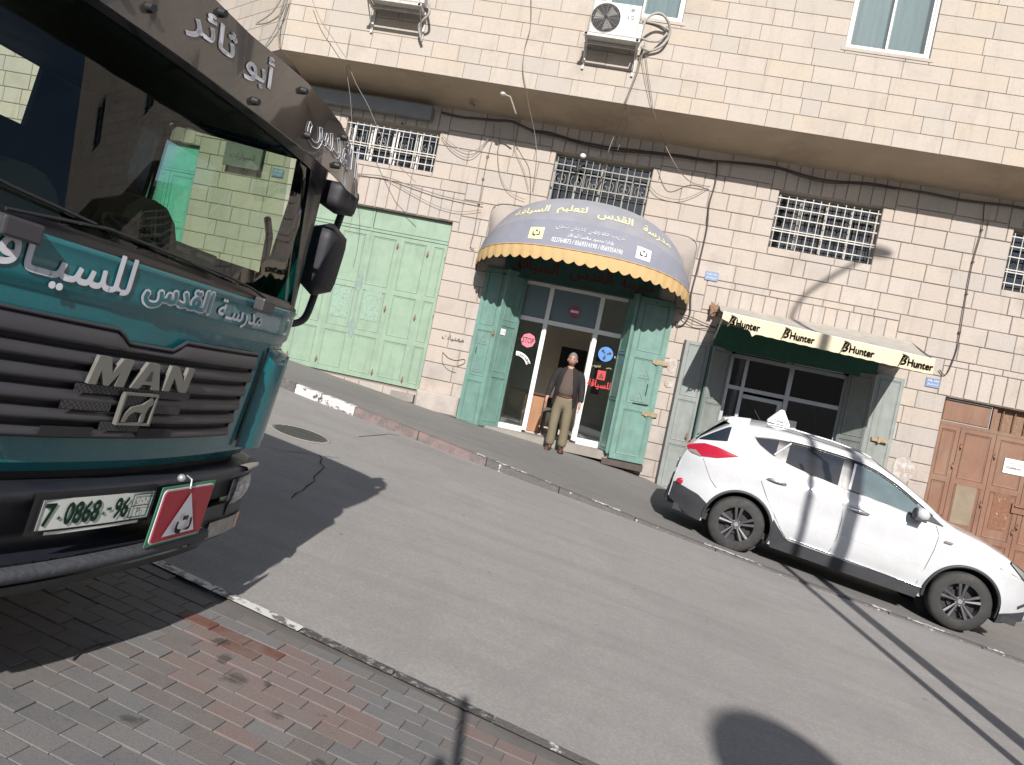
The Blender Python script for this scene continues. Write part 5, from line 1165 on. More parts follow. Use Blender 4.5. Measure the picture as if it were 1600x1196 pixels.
# perforated mesh strips
m, t_, b_, o_ = nt('perforated_mesh'); v_ = coords(t_, True, (1, 1, 1)); ck = N(t_, 'ShaderNodeTexChecker'); ck.inputs['Scale'].default_value = 110; t_.links.new(v_, ck.inputs[0])
ck.inputs[1].default_value = (.012, .012, .013, 1); ck.inputs[2].default_value = (.055, .053, .058, 1); t_.links.new(ck.outputs[0], b_.inputs['Base Color']); b_.inputs['Roughness'].default_value = .5; M['meshp'] = m
for (p0, p1, u0, u1) in ((-.27, .27, .052, .066), (-.30, -.105, -.004, .012), (.09, .24, -.004, .012), (-.13, .05, -.070, -.052)): tgrid(pr(p0, p1, 8), [u0-.008, u1+.006], .0355, 'mesh_strip', 'meshp', gr_)
for (p0, p1) in ((-.34, -.15), (.05, .23)): tgrid(pr(p0, p1, 6), [-.10, -.068], .036, 'slot', 'grilleback', gr_)
def tmap(p0, u0, off): return lambda s, q, n=0: TP(p0+s, u0+q, off+n)
LET = {'M': ([(0, 0), (.24, 0), (.27, .52), (.5, .0), (.62, .0), (.88, .52), (.83, 0), (1.12, 0), (1.22, 1), (.86, 1), (.62, .45), (.45, 1), (.10, 1)], 1.22), 'A': ([(0, 0), (.30, 0), (.38, .17), (.72, .17), (.76, 0), (1.08, 0), (.78, 1), (.38, 1)], 1.08), 'N': ([(0, 0), (.27, 0), (.32, .55), (.72, 0), (1.0, 0), (1.08, 1), (.80, 1), (.76, .44), (.38, 1), (.08, 1)], 1.08)}
x0_ = -.24
for ch in 'MAN':
    P2, wd = LET[ch]; sc2 = .143/ (1.12); g = G(); F = tmap(0, 0, .036)
    pts = [(x0_+x*sc2, .076+y*.092) for x, y in P2]
    g.face([F(x, y, .014) for x, y in pts])
    for i in range(len(pts)):
        j = (i+1) % len(pts); g.face([F(*pts[i], 0), F(*pts[j], 0), F(*pts[j], .014), F(*pts[i], .014)])
    L_ = g.obj('letter', 'letter', tk, local=True, fixn=True)
    if ch == 'A': G().face([F(x0_+sc2*x, .072+.098*y, .0145) for x, y in ((.44, .34), (.66, .34), (.60, .70), (.55, .70))]).obj('letter_counter', 'grillem', L_, local=True)
    x0_ += wd*sc2+.018
def outline(F, x0, x1, y0, y1, w, n0, n1, mat, parent, name='badge_frame'):
    g = G()
    for a in ((x0, y0, x1, y0+w), (x0, y1-w, x1, y1), (x0, y0+w, x0+w, y1-w), (x1-w, y0+w, x1, y1-w)): fbox(g, F, a[0], a[2], a[1], a[3], n0, n1)
    return g.obj(name, mat, parent, local=True)
FB = tmap(-.005, .005, .04)
bdg = outline(FB, -.078, .078, -.056, .056, .008, 0, .016, 'letter', tk, 'badge')
cat = [(-.06, -.045), (-.04, -.045), (-.03, -.02), (-.01, -.008), (.022, -.012), (.028, -.045), (.042, -.045), (.042, -.01), (.05, .01), (.066, .022), (.060, .036), (.048, .048), (.040, .036), (.018, .018), (-.005, .012), (-.03, .006), (-.048, -.012)]
g = G(); g.face([FB(x, y, .014) for x, y in cat]).face([FB(x, y, .006) for x, y in cat][::-1])
for i in range(len(cat)):
    j = (i+1) % len(cat); g.face([FB(*cat[i], .006), FB(*cat[j], .006), FB(*cat[j], .014), FB(*cat[i], .014)])
g.obj('animal', 'letter', bdg, local=True)
G().grid([[FB(x, y, .003) for x in pr(-.07, .07, 4)] for y in (-.048, .048)], sm=False).obj('badge_back', 'meshp', bdg, local=True)
# lettering on the teal panel
for wd, p0, ww, hh in (('للسيـاقة', -.43, .53, .150), ('مدرسـة', .485, .36, .092)): text(arabic(wd), tmap(p0, .408 if p0 < 0 else .398, .0155), 'vinyl', tk, name='panel_lettering', w=ww, h=hh, offset=.016, local=True)
text(arabic('القدس'), tmap(.075, .402, .0150), 'vinyl', tk, name='panel_lettering', w=.345, h=.098, offset=.085, local=True)
text(arabic('القدس'), tmap(.075, .402, .0175), 'teal', tk, name='panel_lettering', w=.345, h=.098, offset=.022, local=True)
# black windscreen surround, glass
US = pr(.48, 1.24, 10)
sh_ = tgrid(pr(-1.0, 1.0, 40), pr(.50, 1.145, 8), -.012, 'windscreen', 'shield')
tgrid(pr(-1.03, 1.03, 44), [.472, .484, .503, .512], lambda p, u: .010 if u < .50 else -.008, 'windscreen_seal', 'gloss_black')
tgrid(pr(-1.06, 1.06, 40), pr(1.13, 1.26, 4), -.004, 'header_band', 'gloss_black')
for s in (-1, 1):
    tgrid([s*p for p in pr(.98, 1.13, 6)], US, -.004, 'pillar', 'gloss_black')
    tgrid([s*p for p in pr(1.13, 1.42, 6)], pr(.48, .98, 6), -.002, 'pillar_side', 'teal'); tgrid([s*p for p in pr(1.13, 1.42, 6)], pr(.98, 1.24, 3), -.002, 'pillar_top', 'gloss_black')
# cab sides with a window opening, roof and back
def side_plate(x0, x1, u0, u1, s, mat='teal', y=1.182): return [(x0, s*y, u0+TB), (x1, s*y, u0+TB), (x1, s*y, u1+TB), (x0, s*y, u1+TB)]
for s in (-1, 1):
    g = G()
    for q in ((-.5, -1.75, -.2, .5), (-1.26, -1.75, .5, 1.24), (-.36, -1.75, 1.21, 1.26)): g.face(side_plate(*q, s))
    for q in ((-.5, -1.75, -.2, .5), (-1.26, -1.75, .5, 1.24)): g.face(side_plate(*q, s, y=1.15))
    g.obj('cab_side', 'teal', tk, local=True)
    dr = G().face([(-.40, s*1.186, .48+TB), (-1.03, s*1.186, .48+TB), (-1.03, s*1.186, -.15+TB), (-.40, s*1.186, -.15+TB)]).obj('door', 'teal', tk, local=True)
    G().face([(-.36, s*1.17, .5+TB), (-1.26, s*1.17, .5+TB), (-1.26, s*1.17, 1.21+TB), (-.50, s*1.17, 1.21+TB)]).obj('side_window', 'shield', tk, local=True)
    G().tube([(-.35, s*1.18, .5+TB), (-1.22, s*1.18, .5+TB), (-1.25, s*1.18, 1.18+TB), (-1.21, s*1.18, 1.215+TB), (-.46, s*1.18, 1.215+TB), (-.35, s*1.18, .5+TB)], .016, 6).obj('window_seal', 'black', dr, local=True)
g = G(); g.grid([[TP(p, 1.24, -.004) if k == 0 else Vector((lerp(TP(p, 1.24).x, -1.75, [0, .04, .3, 1][k]), TP(p, 1.24).y*[1, .98, .97, .97][k], TB+[1.24, 1.29, 1.34, 1.36][k])) for p in pr(-1.3, 1.3, 30)] for k in range(4)]).obj('roof', 'teal', tk, local=True)
g = G(); g.box((-1.75, -1.175, -.25+TB), (-1.72, 1.175, .52+TB)).box((-1.75, -1.175, 1.22+TB), (-1.72, 1.175, 1.34+TB)).box((-1.75, .80, .52+TB), (-1.72, 1.175, 1.22+TB)).box((-1.75, -1.175, .52+TB), (-1.72, .1, 1.22+TB)).box((-1.75, .1, .52+TB), (-1.72, .80, .92+TB)).obj('back_wall', 'interior', tk, local=True)
G().box((-1.7, -1.06, -.2+TB), (-.25, 1.06, -.15+TB)).obj('cab_floor', 'interior', tk, local=True)
G().grid([[Vector((x, y, TB+1.22)) for y in (-1.05, 1.05)] for x in (-1.7, -.35)], sm=False).obj('headliner', 'interior', tk, local=True)
# dashboard, wheel, seats
g = G(); g.grid([[Vector((x+plan(p)[1]*.9, plan(p)[0]*.96, TB+u)) for p in pr(-1.05, 1.05, 24)] for x, u in ((-.06, .44), (-.14, .485), (-.40, .50), (-.48, .46), (-.5, .1))]).obj('dashboard', 'interior', tk, local=True)
st = G(); cw = Vector((-.62, .58, TB+.52)); ax_ = Vector((.55, 0, 1)).normalized(); e1 = Vector((0, 1, 0)); e2 = ax_.cross(e1)
st.tube([cw+(e1*math.cos(a*.2618)+e2*math.sin(a*.2618))*.22 for a in range(25)], .014, 6)
for a in (0, 2.1, 4.2): st.tube([cw, cw+(e1*math.cos(a)+e2*math.sin(a))*.21], .015, 5)
st.ball(cw, (.05, .05, .03)).obj('steering_wheel', 'black', tk, local=True)
def seat(y, x, top, w):
    g = G(); rows = []
    for k in range(13):
        a = math.pi*k/12; hw = w/2*(1-max(0, (k-7)/5)**2*.0)
    prof = [(0, 0), (.10, .9), (.55, 1.), (.80, .93), (.92, .72), (.985, .40), (1., .0)]
    H = top+.1
    for dx in (-.06, .06):
        pass
    left = [(x-.12*f, y-w/2*ww, TB-.1+H*f) for f, ww in prof]; right = [(x-.12*f, y+w/2*ww, TB-.1+H*f) for f, ww in prof[:-1]]
    poly = left+right[::-1]
    g.prism(poly, (-.13, 0, 0)).obj('seat_back', 'seat_m', tk, local=True, bevel=.03)
    G().box((x, y-w*.5, TB+.0), (x+.42, y+w*.5, TB+.12)).obj('seat_base', 'seat_m', tk, local=True, bevel=.03)
seat(.78, -.72, .76, .44); seat(.22, -.85, .70, .44); seat(-.6, -.92, .76, .5)
ds = tgrid(pr(.10, .40, 4), [.505, .59], -.10, 'dash_notice', 'gloss_black')
for k, (a, b) in enumerate(((.13, .22), (.25, .37))): tgrid([a, b], [.560, .576], -.096, 'notice_stripe', 'acgrille', ds)
tgrid([.13, .37], [.525, .530], -.096, 'notice_stripe', 'acgrille', ds)
G().box((-.60, .96, TB+.50), (-.34, 1.06, TB+.60)).obj('door_armrest', 'interior', tk, local=True)
gh = G().tube([(-.36, 1.02, TB+.52), (-.33, 1.0, TB+.60), (-.36, 1.0, TB+.78), (-.42, 1.03, TB+.86)], .018, 6).obj('grab_handle', 'interior', tk, local=True)
# wipers and step brackets
for pts in ([(-.62, .505), (-.3, .545), (.02, .535), (.25, .52)], [(.05, .535), (.3, .53), (.5, .515), (.62, .495)], [(-.85, .60), (-.62, .565), (-.35, .545)]): G().tube([TP(p, u, .018) for p, u in pts], .0055, 5).obj('wiper', 'black', tk, local=True)
for p0 in (-.585, .60):
    g = G(); F = tmap(p0, .465, .008); fbox(g, F, -.055, .055, -.028, .028, 0, .05); g.obj('step_bracket', 'grillem', tk, local=True, bevel=.008)
# visor
def vt(p): return interp([(0, 1.325), (.4, 1.345), (.8, 1.335), (1.0, 1.30), (1.12, 1.24), (1.2, 1.17)], abs(p))
def vb(p): return interp([(0, 1.098), (.8, 1.105), (1.0, 1.10), (1.2, 1.10)], abs(p))
g = G(); rows = []
for k in range(7):
    f = k/6; rows.append([TP(p, 1.1, lerp(.170, .125, f))+Vector((0, 0, lerp(vb(p), vt(p), f)-1.1)) for p in pr(-1.2, 1.2, 60)])
back_ = [[p_-(TP(p, 1.1, .01)-TP(p, 1.1, 0)) for p, p_ in zip(pr(-1.2, 1.2, 60), r)] for r in rows]
vz = g.grid(rows).grid(back_, flip=True)
for a, b in ((rows[0], back_[0]), (rows[-1], back_[-1])): g.grid([b, a], sm=False)
vz = g.obj('visor', 'visor', tk, local=True)
def VP_(p, u, n=0.):
    f = max(0, min(1, (u-vb(p))/(vt(p)-vb(p)))); return TP(p, 1.1, lerp(.170, .125, f)+n)+Vector((0, 0, u-1.1))
for p, u in ((-.52, 1.16), (-.42, 1.17), (.07, 1.13), (-.16, 1.31), (.37, 1.30), (.45, 1.16), (.85, 1.29), (.80, 1.15), (-.8, 1.15)):
    G().cyl(VP_(p, u, .0), VP_(p, u, .022), .016, .012, seg=8).obj('visor_bolt', 'black', vz, local=True)
for p in (-.8, -.4, 0, .4, .8): G().tube([TP(p, 1.2, 0), VP_(p, 1.2, -.012)], .012, 5).obj('visor_stay', 'black', tk, local=True)
text(arabic('أبو ثائر'), lambda s, q, n=0: VP_(-.065+s, 1.243+q+.02*(s), .004), 'vinyl', vz, name='lettering', w=.44, h=.13, offset=.016, local=True)
lm = text_mesh(arabic('القدس'), .02, 0); xs_ = [v.co.x for v in lm.vertices]; ys_ = [v.co.y for v in lm.vertices]
ec = {}
for f in lm.polygons:
    for e in f.edge_keys: ec[e] = ec.get(e, 0)+1
g = G(); xc, yc, kk = (min(xs_)+max(xs_))/2, (min(ys_)+max(ys_))/2, .62/(max(xs_)-min(xs_))
for e, c_ in ec.items():
    if c_ == 1:
        a, b = lm.vertices[e[0]].co, lm.vertices[e[1]].co
        g.tube([VP_(.76+(a.x-xc)*kk, 1.225+(a.y-yc)*kk*.75, .004), VP_(.76+(b.x-xc)*kk, 1.225+(b.y-yc)*kk*.75, .004)], .0022, 3)
g.obj('outlined_lettering', 'vinyl', vz, local=True)
# bumper, lip, lamps, plate, learner sign
prof = [(-.27, -.06), (-.262, .0), (-.27, .045), (-.285, .055), (-.31, .045), (-.33, .028), (-.405, .026), (-.415, -.05), (-.495, -.05), (-.50, .05)]
PB = pr(-1.25, 1.25, 60)
G().grid([[TP(p, u, of) for p in PB] for u, of in prof][::-1]).obj('bumper', 'bumper', tk, local=True)
PL = pr(-.66, .66, 30)
G().grid([[TP(p, u, of) for p in PL] for u, of in ((-.56, -.05), (-.555, .075), (-.54, .092), (-.512, .088), (-.508, .05))]).obj('bumper_step', 'tread', tk, local=True)
G().grid([[TP(p, u, of) for p in PL] for u, of in ((-.62, -.10), (-.60, .06), (-.56, .08))]).obj('lower_lip', 'bumper', tk, local=True)
for s in (-1, 1):
    ps = [s*p for p in pr(.90, 1.13, 10)]
    G().grid([[TP(p, u, of) for p in ps] for u, of in ((-.262, .02), (-.258, .062), (-.275, .075), (-.29, .05))]).obj('corner_cap', 'concrete', tk, local=True)
    hl_ = tgrid([s*p for p in pr(.865, 1.10, 10)], pr(-.435, -.315, 4), lambda p, u: .050+.012*math.sin((u+.435)/.12*3.14), 'headlight', 'lens')
    tgrid([s*p for p in pr(.87, 1.095, 10)], pr(-.43, -.32, 4), .032, 'headlight_bowl', 'reflector', hl_)
    tgrid([s*p for p in pr(.90, .915, 2)], pr(-.43, -.32, 4), .036, 'headlight_divider', 'bumper', hl_)
    for pc in (.955, 1.035): G().ball(TP(s*pc, -.375, .036), .022, 10, 6).obj('bulb', 'reflector', hl_, local=True)
    tgrid([s*p for p in pr(.86, 1.16, 8)], pr(-.49, -.437, 2), .048, 'lamp_trim', 'bumper')
    G().grid([[TP(s*p, u, of) for p in pr(.62, 1.24, 14)] for u, of in ((-.605, -.06), (-.60, .035), (-.50, .045), (-.43, .040))]).obj('bumper_corner', 'bumper', tk, local=True)
    tgrid([s*p for p in pr(.72, .995, 8)], pr(-.575, -.50, 3), .056, 'fog_lamp', 'insul')
    tgrid([s*p for p in pr(1.003, 1.06, 4)], pr(-.575, -.50, 3), .056, 'indicator', 'orange')
tgrid(pr(-.30, .22, 8), [-.41, -.405, -.275, -.27], lambda p, u: .060, 'plate_holder', 'grilleback')
plt = tgrid(pr(-.275, .205, 8), [-.393, -.292], .066, 'number_plate', 'plate_w')
FP = tmap(-.035, -.3425, .068)
for s_, w_, tx in ((-.205, .035, '7'), (-.168, .010, '·'), (-.078, .14, '0868'), (.012, .022, '·-'), (.078, .085, '-96')):
    if tx in ('·-', '·'): 
        g = G(); g.ball(FP(s_, -.012), (.002, .006, .006), 8, 5).obj('dot', 'plate_g', plt, local=True); continue
    if tx == '-96': g = G(); g.face([FP(.024, -.004, .001), FP(.042, -.004, .001), FP(.042, .006, .001), FP(.024, .006, .001)]).obj('dash', 'plate_g', plt, local=True); tx = '96'; s_ = .09; w_ = .066
    text(tx, (lambda s, q, n=0, s_=s_: FP(s_+s, q, .0012)), 'plate_g', plt, name='digits', w=w_, h=.070, offset=.028, local=True)
outline(FP, .135, .228, -.044, .044, .004, .0005, .0015, 'plate_g', plt, 'country_box')
text('P', lambda s, q, n=0: FP(.18+s, -.022+q, .0012), 'plate_g', plt, name='digits', h=.028, local=True); text(arabic('ف ل'), lambda s, q, n=0: FP(.18+s, .020+q, .0012), 'plate_g', plt, name='digits', w=.05, local=True)
G().face([FP(.137, -.002, .0012), FP(.226, -.002, .0012), FP(.226, .002, .0012), FP(.137, .002, .0012)]).obj('divider', 'plate_g', plt, local=True)
outline(FP, -.245, .245, -.054, .054, .004, .001, .003, 'bumper', plt, 'plate_rim')
tgrid(pr(-.23, .17, 6), [-.412, -.402], .062, 'plate_caption_strip', 'plate_w')
sg = empty('learner_sign', E0-TU*TB, Matrix((TF, TL, TU)).transposed(), label='red square learner sign with white triangle hung on the truck bumper', cat='sign')
FS = tmap(.385, -.39, .092); SW, SH = .178, .116
def rq(w, h, n, mat, name, r=.02):
    g = G(); pts = []
    for cx, cy, a0 in ((w-r, h-r, 0), (-w+r, h-r, 90), (-w+r, -h+r, 180), (w-r, -h+r, 270)):
        for k in range(5): a = math.radians(a0+k*22.5); pts.append(FS(cx+r*math.cos(a), cy+r*math.sin(a), n))
    return g.prism(pts, (-.003, 0, 0)).obj(name, mat, sg, local=True)
rq(SW, SH, 0, 'sign_g', 'sign_plate', .004); rq(SW-.012, SH-.010, .004, 'vinyl', 'white_border'); rq(SW-.018, SH-.016, .008, 'sign_r', 'red_field', .016)
G().face([FS(-.105, -.082, .0095), FS(.105, -.082, .0095), FS(.0, .085, .0095)]).obj('white_triangle', 'vinyl', sg, local=True)
text(arabic('ت'), lambda s, q, n=0: FS(s, -.040+q, .019), 'dk_print', sg, name='letter', w=.095, h=.065, offset=.03, local=True)
G().tube([FS(-.01, .10, .006), FS(-.01, .135, .0), FS(0, .14, -.03)], .004, 5).ball(FS(-.05, .137, -.02), .016, 8, 6).obj('hanger', 'alu', sg, local=True)
M['mirrorcase'] = simple('mirror_housing', (.016, .016, .02), .6, bstr=.05)
# mirrors on their arm (far side), and the near-side pair
for s in (1, -1):
    A = lambda x, y, u: Vector((x, s*y, u+TB))
    arm = G().tube(smooth_path([A(-.30, 1.08, 1.20), A(-.27, 1.18, 1.26), A(-.25, 1.32, 1.24), A(-.25, 1.37, 1.12), A(-.26, 1.38, .80), A(-.26, 1.39, .55), A(-.26, 1.35, .44), A(-.28, 1.2, .40), A(-.30, 1.10, .42)], 5), .019, 8).obj('mirror_arm', 'black', tk, local=True)
    for (y0, y1, u0, u1) in ((1.20, 1.405, 1.015, 1.175), (1.225, 1.43, .585, .965)):
        g = G(); rows = []
        for k in range(9):
            f = k/8; wz = lerp(u0, u1, f); sh2 = (1-abs(2*f-1)**6)**.5*.9+.1; off_ = .04*(1-f) if u1 < 1 else 0
            ring = []
            for a in range(16):
                an = 2*math.pi*a/16; cx_ = (y0+y1)/2+off_*.5; rx = (y1-y0)/2*sh2; ry = .075*sh2
                c_, s_2 = math.cos(an), math.sin(an); ex_ = .55
                ring.append(A(-.25+ry*(abs(s_2)**ex_)*(1 if s_2 > 0 else -1), cx_+rx*(abs(c_)**ex_)*(1 if c_ > 0 else -1), wz))
            rows.append(ring)
        g.grid(rows, True).face(rows[0][::-1]).face(rows[-1]).obj('mirror', 'mirrorcase', tk, local=True)
# chassis, wheels, flat bed
def wheel_mesh(parent, c, r, w, s, rimmat, name='wheel', dual=False, ax=(0, 1, 0)):
    ax = Vector(ax); c = Vector(c); x = ax.orthogonal().normalized(); y = ax.cross(x); g = G(); n = 40
    prof = [(-w/2, r*.62), (-w/2-.004, r*.7), (-w/2*.98, r*.9), (-w/2*.82, r*.985), (-w/2*.5, r), (w/2*.5, r), (w/2*.82, r*.985), (w/2*.98, r*.9), (w/2+.004, r*.7), (w/2, r*.62)]
    g.grid([[c+ax*a+(x*math.cos(2*math.pi*i/n)+y*math.sin(2*math.pi*i/n))*rr for i in range(n)] for a, rr in prof], True)
    return g.obj(name, 'tyre', parent, local=True)
M['tyre'] = simple('tyre_rubber', (.028, .027, .026), .75, var=.25, scale=12, bstr=.25, bscale=90, dirt=(.10, .09, .08), dirtamt=.35)
for x, sx in ((-1.38, 1.0), (-4.6, .93)):
    for s in (-1, 1):
        w_ = wheel_mesh(tk, (x, s*.95, .42), .42, .26, s, 'alu'); G().cyl((x, s*1.0, .42), (x, s*1.06, .42), .25, .2, seg=20).obj('rim', 'concrete', w_, local=True)
G().box((-6.2, -.42, .55), (-.3, .42, .80)).obj('chassis', 'black', tk, local=True)
G().box((-6.3, -1.12, .95), (-1.95, 1.12, 1.05)).box((-6.3, -1.12, 1.05), (-1.95, -1.08, 1.5)).box((-6.3, 1.08, 1.05), (-1.95, 1.12, 1.5)).box((-1.99, -1.08, 1.05), (-1.95, 1.08, 1.75)).obj('load_bed', 'grillem', tk, local=True)
for s in (-1, 1): G().grid([[Vector((-1.38+.52*math.cos(a*.1745), s*yy, .42+.52*math.sin(a*.1745))) for a in range(19)] for yy in (.8, 1.13)]).obj('mudguard', 'black', tk, local=True)

# ------------------------------------------------------------------ white car parked down the slope
rh = Vector((1.88, 9.877, -1.298)); fh = Vector((4.488, 9.577, -1.568)); cx_ = (fh-rh).normalized(); cyv = Vector((0, 0, 1)).cross(cx_).normalized(); czv = cx_.cross(cyv)
car = empty('car', rh-czv*.345, Matrix((cx_, cyv, czv)).transposed(), label='white hatchback SUV with a triangular roof sign parked facing downhill', cat='car')
CW = 1.80
M['carwhite'] = paint('white_car_paint', (.50, .51, .525), .26, .8, var=.02, dirt=(.36, .34, .31), dirtamt=.22)
M['clad'] = simple('dark_car_plastic', (.035, .037, .042), .55, bstr=.1)
M['carglass'] = paint('dark_car_glass', (.012, .016, .022), .03, 1.0, var=0)
M['carglass2'] = glass_mat('light_car_glass', (.55, .66, .68), gloss=.10)
M['chrome'] = simple('chrome_trim', (.75, .76, .78), .12, .95, bstr=0)
M['rimm'] = simple('grey_alloy', (.15, .15, .155), .32, .7, bstr=0, var=.05)
M['tail'] = paint('red_tail_lens', (.36, .008, .025), .12, 1.0)
M['seam'] = simple('panel_gap', (.03, .03, .032), .8, bstr=0)
def zlow(x):
    base = interp([(-.9, .40), (-.6, .26), (-.43, .24), (2.2, .24), (3.1, .25), (3.5, .34)], x)
    for c0 in (0., 2.639):
        d = abs(x-c0)
        if d < .415: base = max(base, .345+math.sqrt(max(0, .415**2-d*d))*.97)
    return base
RAIL = [(-.90, .62), (-.885, .9), (-.84, 1.08), (-.74, 1.24), (-.6, 1.36), (-.45, 1.48), (-.3, 1.545), (-.1, 1.58), (.33, 1.615), (1.05, 1.615), (1.39, 1.575), (1.7, 1.46), (1.96, 1.335), (2.23, 1.185), (2.40, 1.12), (2.74, 1.06), (3.0, .975), (3.2, .90), (3.4, .78), (3.5, .62)]
CENT = [(-.90, .64), (-.885, .95), (-.84, 1.12), (-.74, 1.28), (-.6, 1.44), (-.45, 1.58), (-.3, 1.64), (0, 1.69), (.56, 1.715), (.95, 1.70), (1.26, 1.665), (1.39, 1.64), (1.7, 1.51), (1.96, 1.385), (2.23, 1.245), (2.44, 1.165), (2.74, 1.125), (3.03, 1.05), (3.2, .97), (3.4, .82), (3.5, .64)]
def inset(x, z):
    a = interp([(.2, .075), (.35, .05), (.48, .012), (.62, .0), (.78, .012), (.86, .004), (.98, .0), (1.07, .02), (1.14, .055), (1.3, .115), (1.5, .195), (1.6, .265), (1.7, .36)], z)
    if x > 1.9: a = lerp(a, interp([(.2, .06), (.5, .01), (.8, 0), (1.0, .03), (1.15, .12)], z), min(1, (x-1.9)/.4))
    e = 0
    if x < -.35: e = .20*((-.35-x)/.55)**2.2+.05*max(0, (z-1.1))*(-.35-x)/.5
    if x > 2.75: e = .42*((x-2.75)/.75)**2.1
    for c0 in (0., 2.639):
        d = math.hypot(x-c0, z-.345)
        if d < .52: a -= .016*max(0, 1-abs(d-.44)/.09)
    return a+e
def CS_(x, z, off=0.): return Vector((x, inset(x, z)-off, z))
ST = sorted(set([round(-.9+.04*i, 3) for i in range(111)]+[-.415, -.405, .405, .415, 2.224, 2.236, 3.044, 3.054, -.895, -.885]))
ST = [x for x in ST if x <= 3.5]
NZ = 26; g = G(); left = []; 
allrows = []
for x in ST:
    zl, zr, zc = zlow(x), interp(RAIL, x), interp(CENT, x); zr = max(zr, zl+.02); row = []
    for k in range(NZ+1):
        z = lerp(zl, zr, k/NZ); row.append(Vector((x, inset(x, z), z)))
    y0 = row[-1].y
    for k in range(1, 9):
        f = k/8; row.append(Vector((x, lerp(y0, .9, f), zr+(zc-zr)*(1-(1-f)**2.2))))
    mir = [Vector((p.x, 1.8-p.y, p.z)) for p in row[:-1]][::-1]
    allrows.append(row+mir)
g.grid(allrows)
g.face(allrows[0]); g.face(allrows[-1][::-1])
g.obj('body', 'carwhite', car, local=True)
G().box((-.8, .14, .26), (3.3, 1.66, .34)).box((.45, .10, .30), (2.2, 1.7, .9)).obj('underbody', 'seam', car, local=True)
for xc in (0., 2.639):
    for y0, y1 in ((.03, .36), (1.44, 1.77)):
        G().grid([[Vector((xc+.42*math.cos(a*.1309), y, .345+.42*math.sin(a*.1309))) for a in range(-2, 27)] for y in (y0, y1)]).face([Vector((xc+.42*math.cos(a*.1309), y1 if y0 < 1 else y0, .345+.42*math.sin(a*.1309))) for a in range(0, 48)]).obj('wheel_arch', 'seam', car, local=True)
def patch(xs, zb, zt, off, name, mat, nz=6, parent=car, both=True):
    rows = [[CS_(x, lerp(zb(x), zt(x), k/nz), off) for x in xs] for k in range(nz+1)]
    o = G().grid(rows).obj(name, mat, parent, local=True)
    if both: G().grid([[Vector((p.x, 1.8-p.y, p.z)) for p in r] for r in rows], flip=True).obj(name, mat, parent, local=True)
    return o
def cline(pts, off, r, name, mat, parent=car):
    return G().tube([CS_(x, z, off) for x, z in pts], r, 5).obj(name, mat, parent, local=True)
belt = [(-.11, 1.455), (-.02, 1.375), (.15, 1.30), (.31, 1.262), (.47, 1.235), (.75, 1.205), (1.09, 1.18), (1.5, 1.155), (1.99, 1.125), (2.25, 1.11)]
top = [(-.11, 1.462), (.06, 1.50), (.31, 1.53), (.6, 1.55), (1.0, 1.553), (1.2, 1.54), (1.39, 1.505), (1.65, 1.415), (1.95, 1.27), (2.25, 1.115)]
B_ = lambda x: interp(belt, x); T_ = lambda x: interp(top, x)
patch(pr(-.11, .32, 12), B_, T_, .004, 'window_surround', 'gloss_black'); patch(pr(.32, 2.24, 40), B_, T_, .004, 'window_surround', 'gloss_black')
patch(pr(-.08, .20, 8), lambda x: max(B_(x)+.014, 1.30), lambda x: T_(x)-.014, .008, 'quarter_glass', 'carglass')
patch(pr(.34, .99, 14), lambda x: B_(x)+.012, lambda x: T_(x)-.035, .008, 'rear_door_glass', 'carglass')
M['fglass'] = paint('reflective_grey_glass', (.10, .145, .155), .04, 1.0, var=.25, scale=2.5)
patch(pr(1.14, 1.93, 18), lambda x: B_(x)+.014, lambda x: T_(x)-.022, .008, 'front_door_glass', 'fglass')
patch(pr(1.03, 1.115, 3), lambda x: B_(x)+.002, lambda x: T_(x)-.004, .009, 'door_pillar', 'gloss_black')
M['pil'] = M['carwhite']
cline([(.185, 1.318), (.25, 1.40), (.345, 1.515)], .008, .013, 'pillar_strip', 'carwhite')
patch(pr(1.118, 1.145, 2), lambda x: B_(x)+.02, lambda x: T_(x)-.03, .0095, 'pillar_strip', 'chrome', both=False)
cline([(x, T_(x)+.012) for x in pr(.33, 2.1, 24)], .016, .012, 'rain_guard', 'alu'); cline([(x, T_(x)-.018) for x in pr(.36, 1.0, 10)], .014, .009, 'rain_guard', 'gloss_black'); cline([(x, T_(x)-.016) for x in pr(1.12, 1.9, 14)], .014, .009, 'rain_guard', 'gloss_black')
# cladding
cz = lambda x: interp([(-.84, .60), (-.55, .55), (-.40, .47), (-.39, .46)], x)
patch(pr(-.885, -.40, 14), lambda x: zlow(x)-.01, cz, .006, 'rear_bumper_cladding', 'clad')
patch(pr(.40, 2.24, 30), lambda x: zlow(x)-.03, lambda x: interp([(.40, .56), (.46, .50), (.60, .375), (.66, .36), (2.18, .345), (2.24, .34)], x), .008, 'sill_cladding', 'clad')
patch(pr(3.04, 3.46, 10), lambda x: zlow(x)-.02, lambda x: interp([(3.04, .34), (3.46, .44)], x), .006, 'front_bumper_cladding', 'clad')
G().box((-.93, .30, .30), (-.80, 1.5, .62)).obj('rear_bumper', 'clad', car, local=True, bevel=.03)
G().box((-.94, .62, .30), (-.90, 1.18, .44)).obj('tow_trim', 'black', car, local=True)
for xc in (0., 2.639):
    for sy in (0, 1):
        pts = []
        for a in range(-8 if xc else -12, 192, 6):
            an = math.radians(a); x, z = xc+.418*math.cos(an), .345+.415*math.sin(an); p = CS_(x, z, .012); pts.append(Vector((x, 1.8-p.y, z)) if sy else p)
        G().tube(pts, .019, 6).obj('arch_trim', 'clad', car, local=True)
cline([(x, interp([(.62, .395), (2.2, .352)], x)) for x in pr(.64, 2.2, 10)], .012, .007, 'sill_strip', 'chrome')
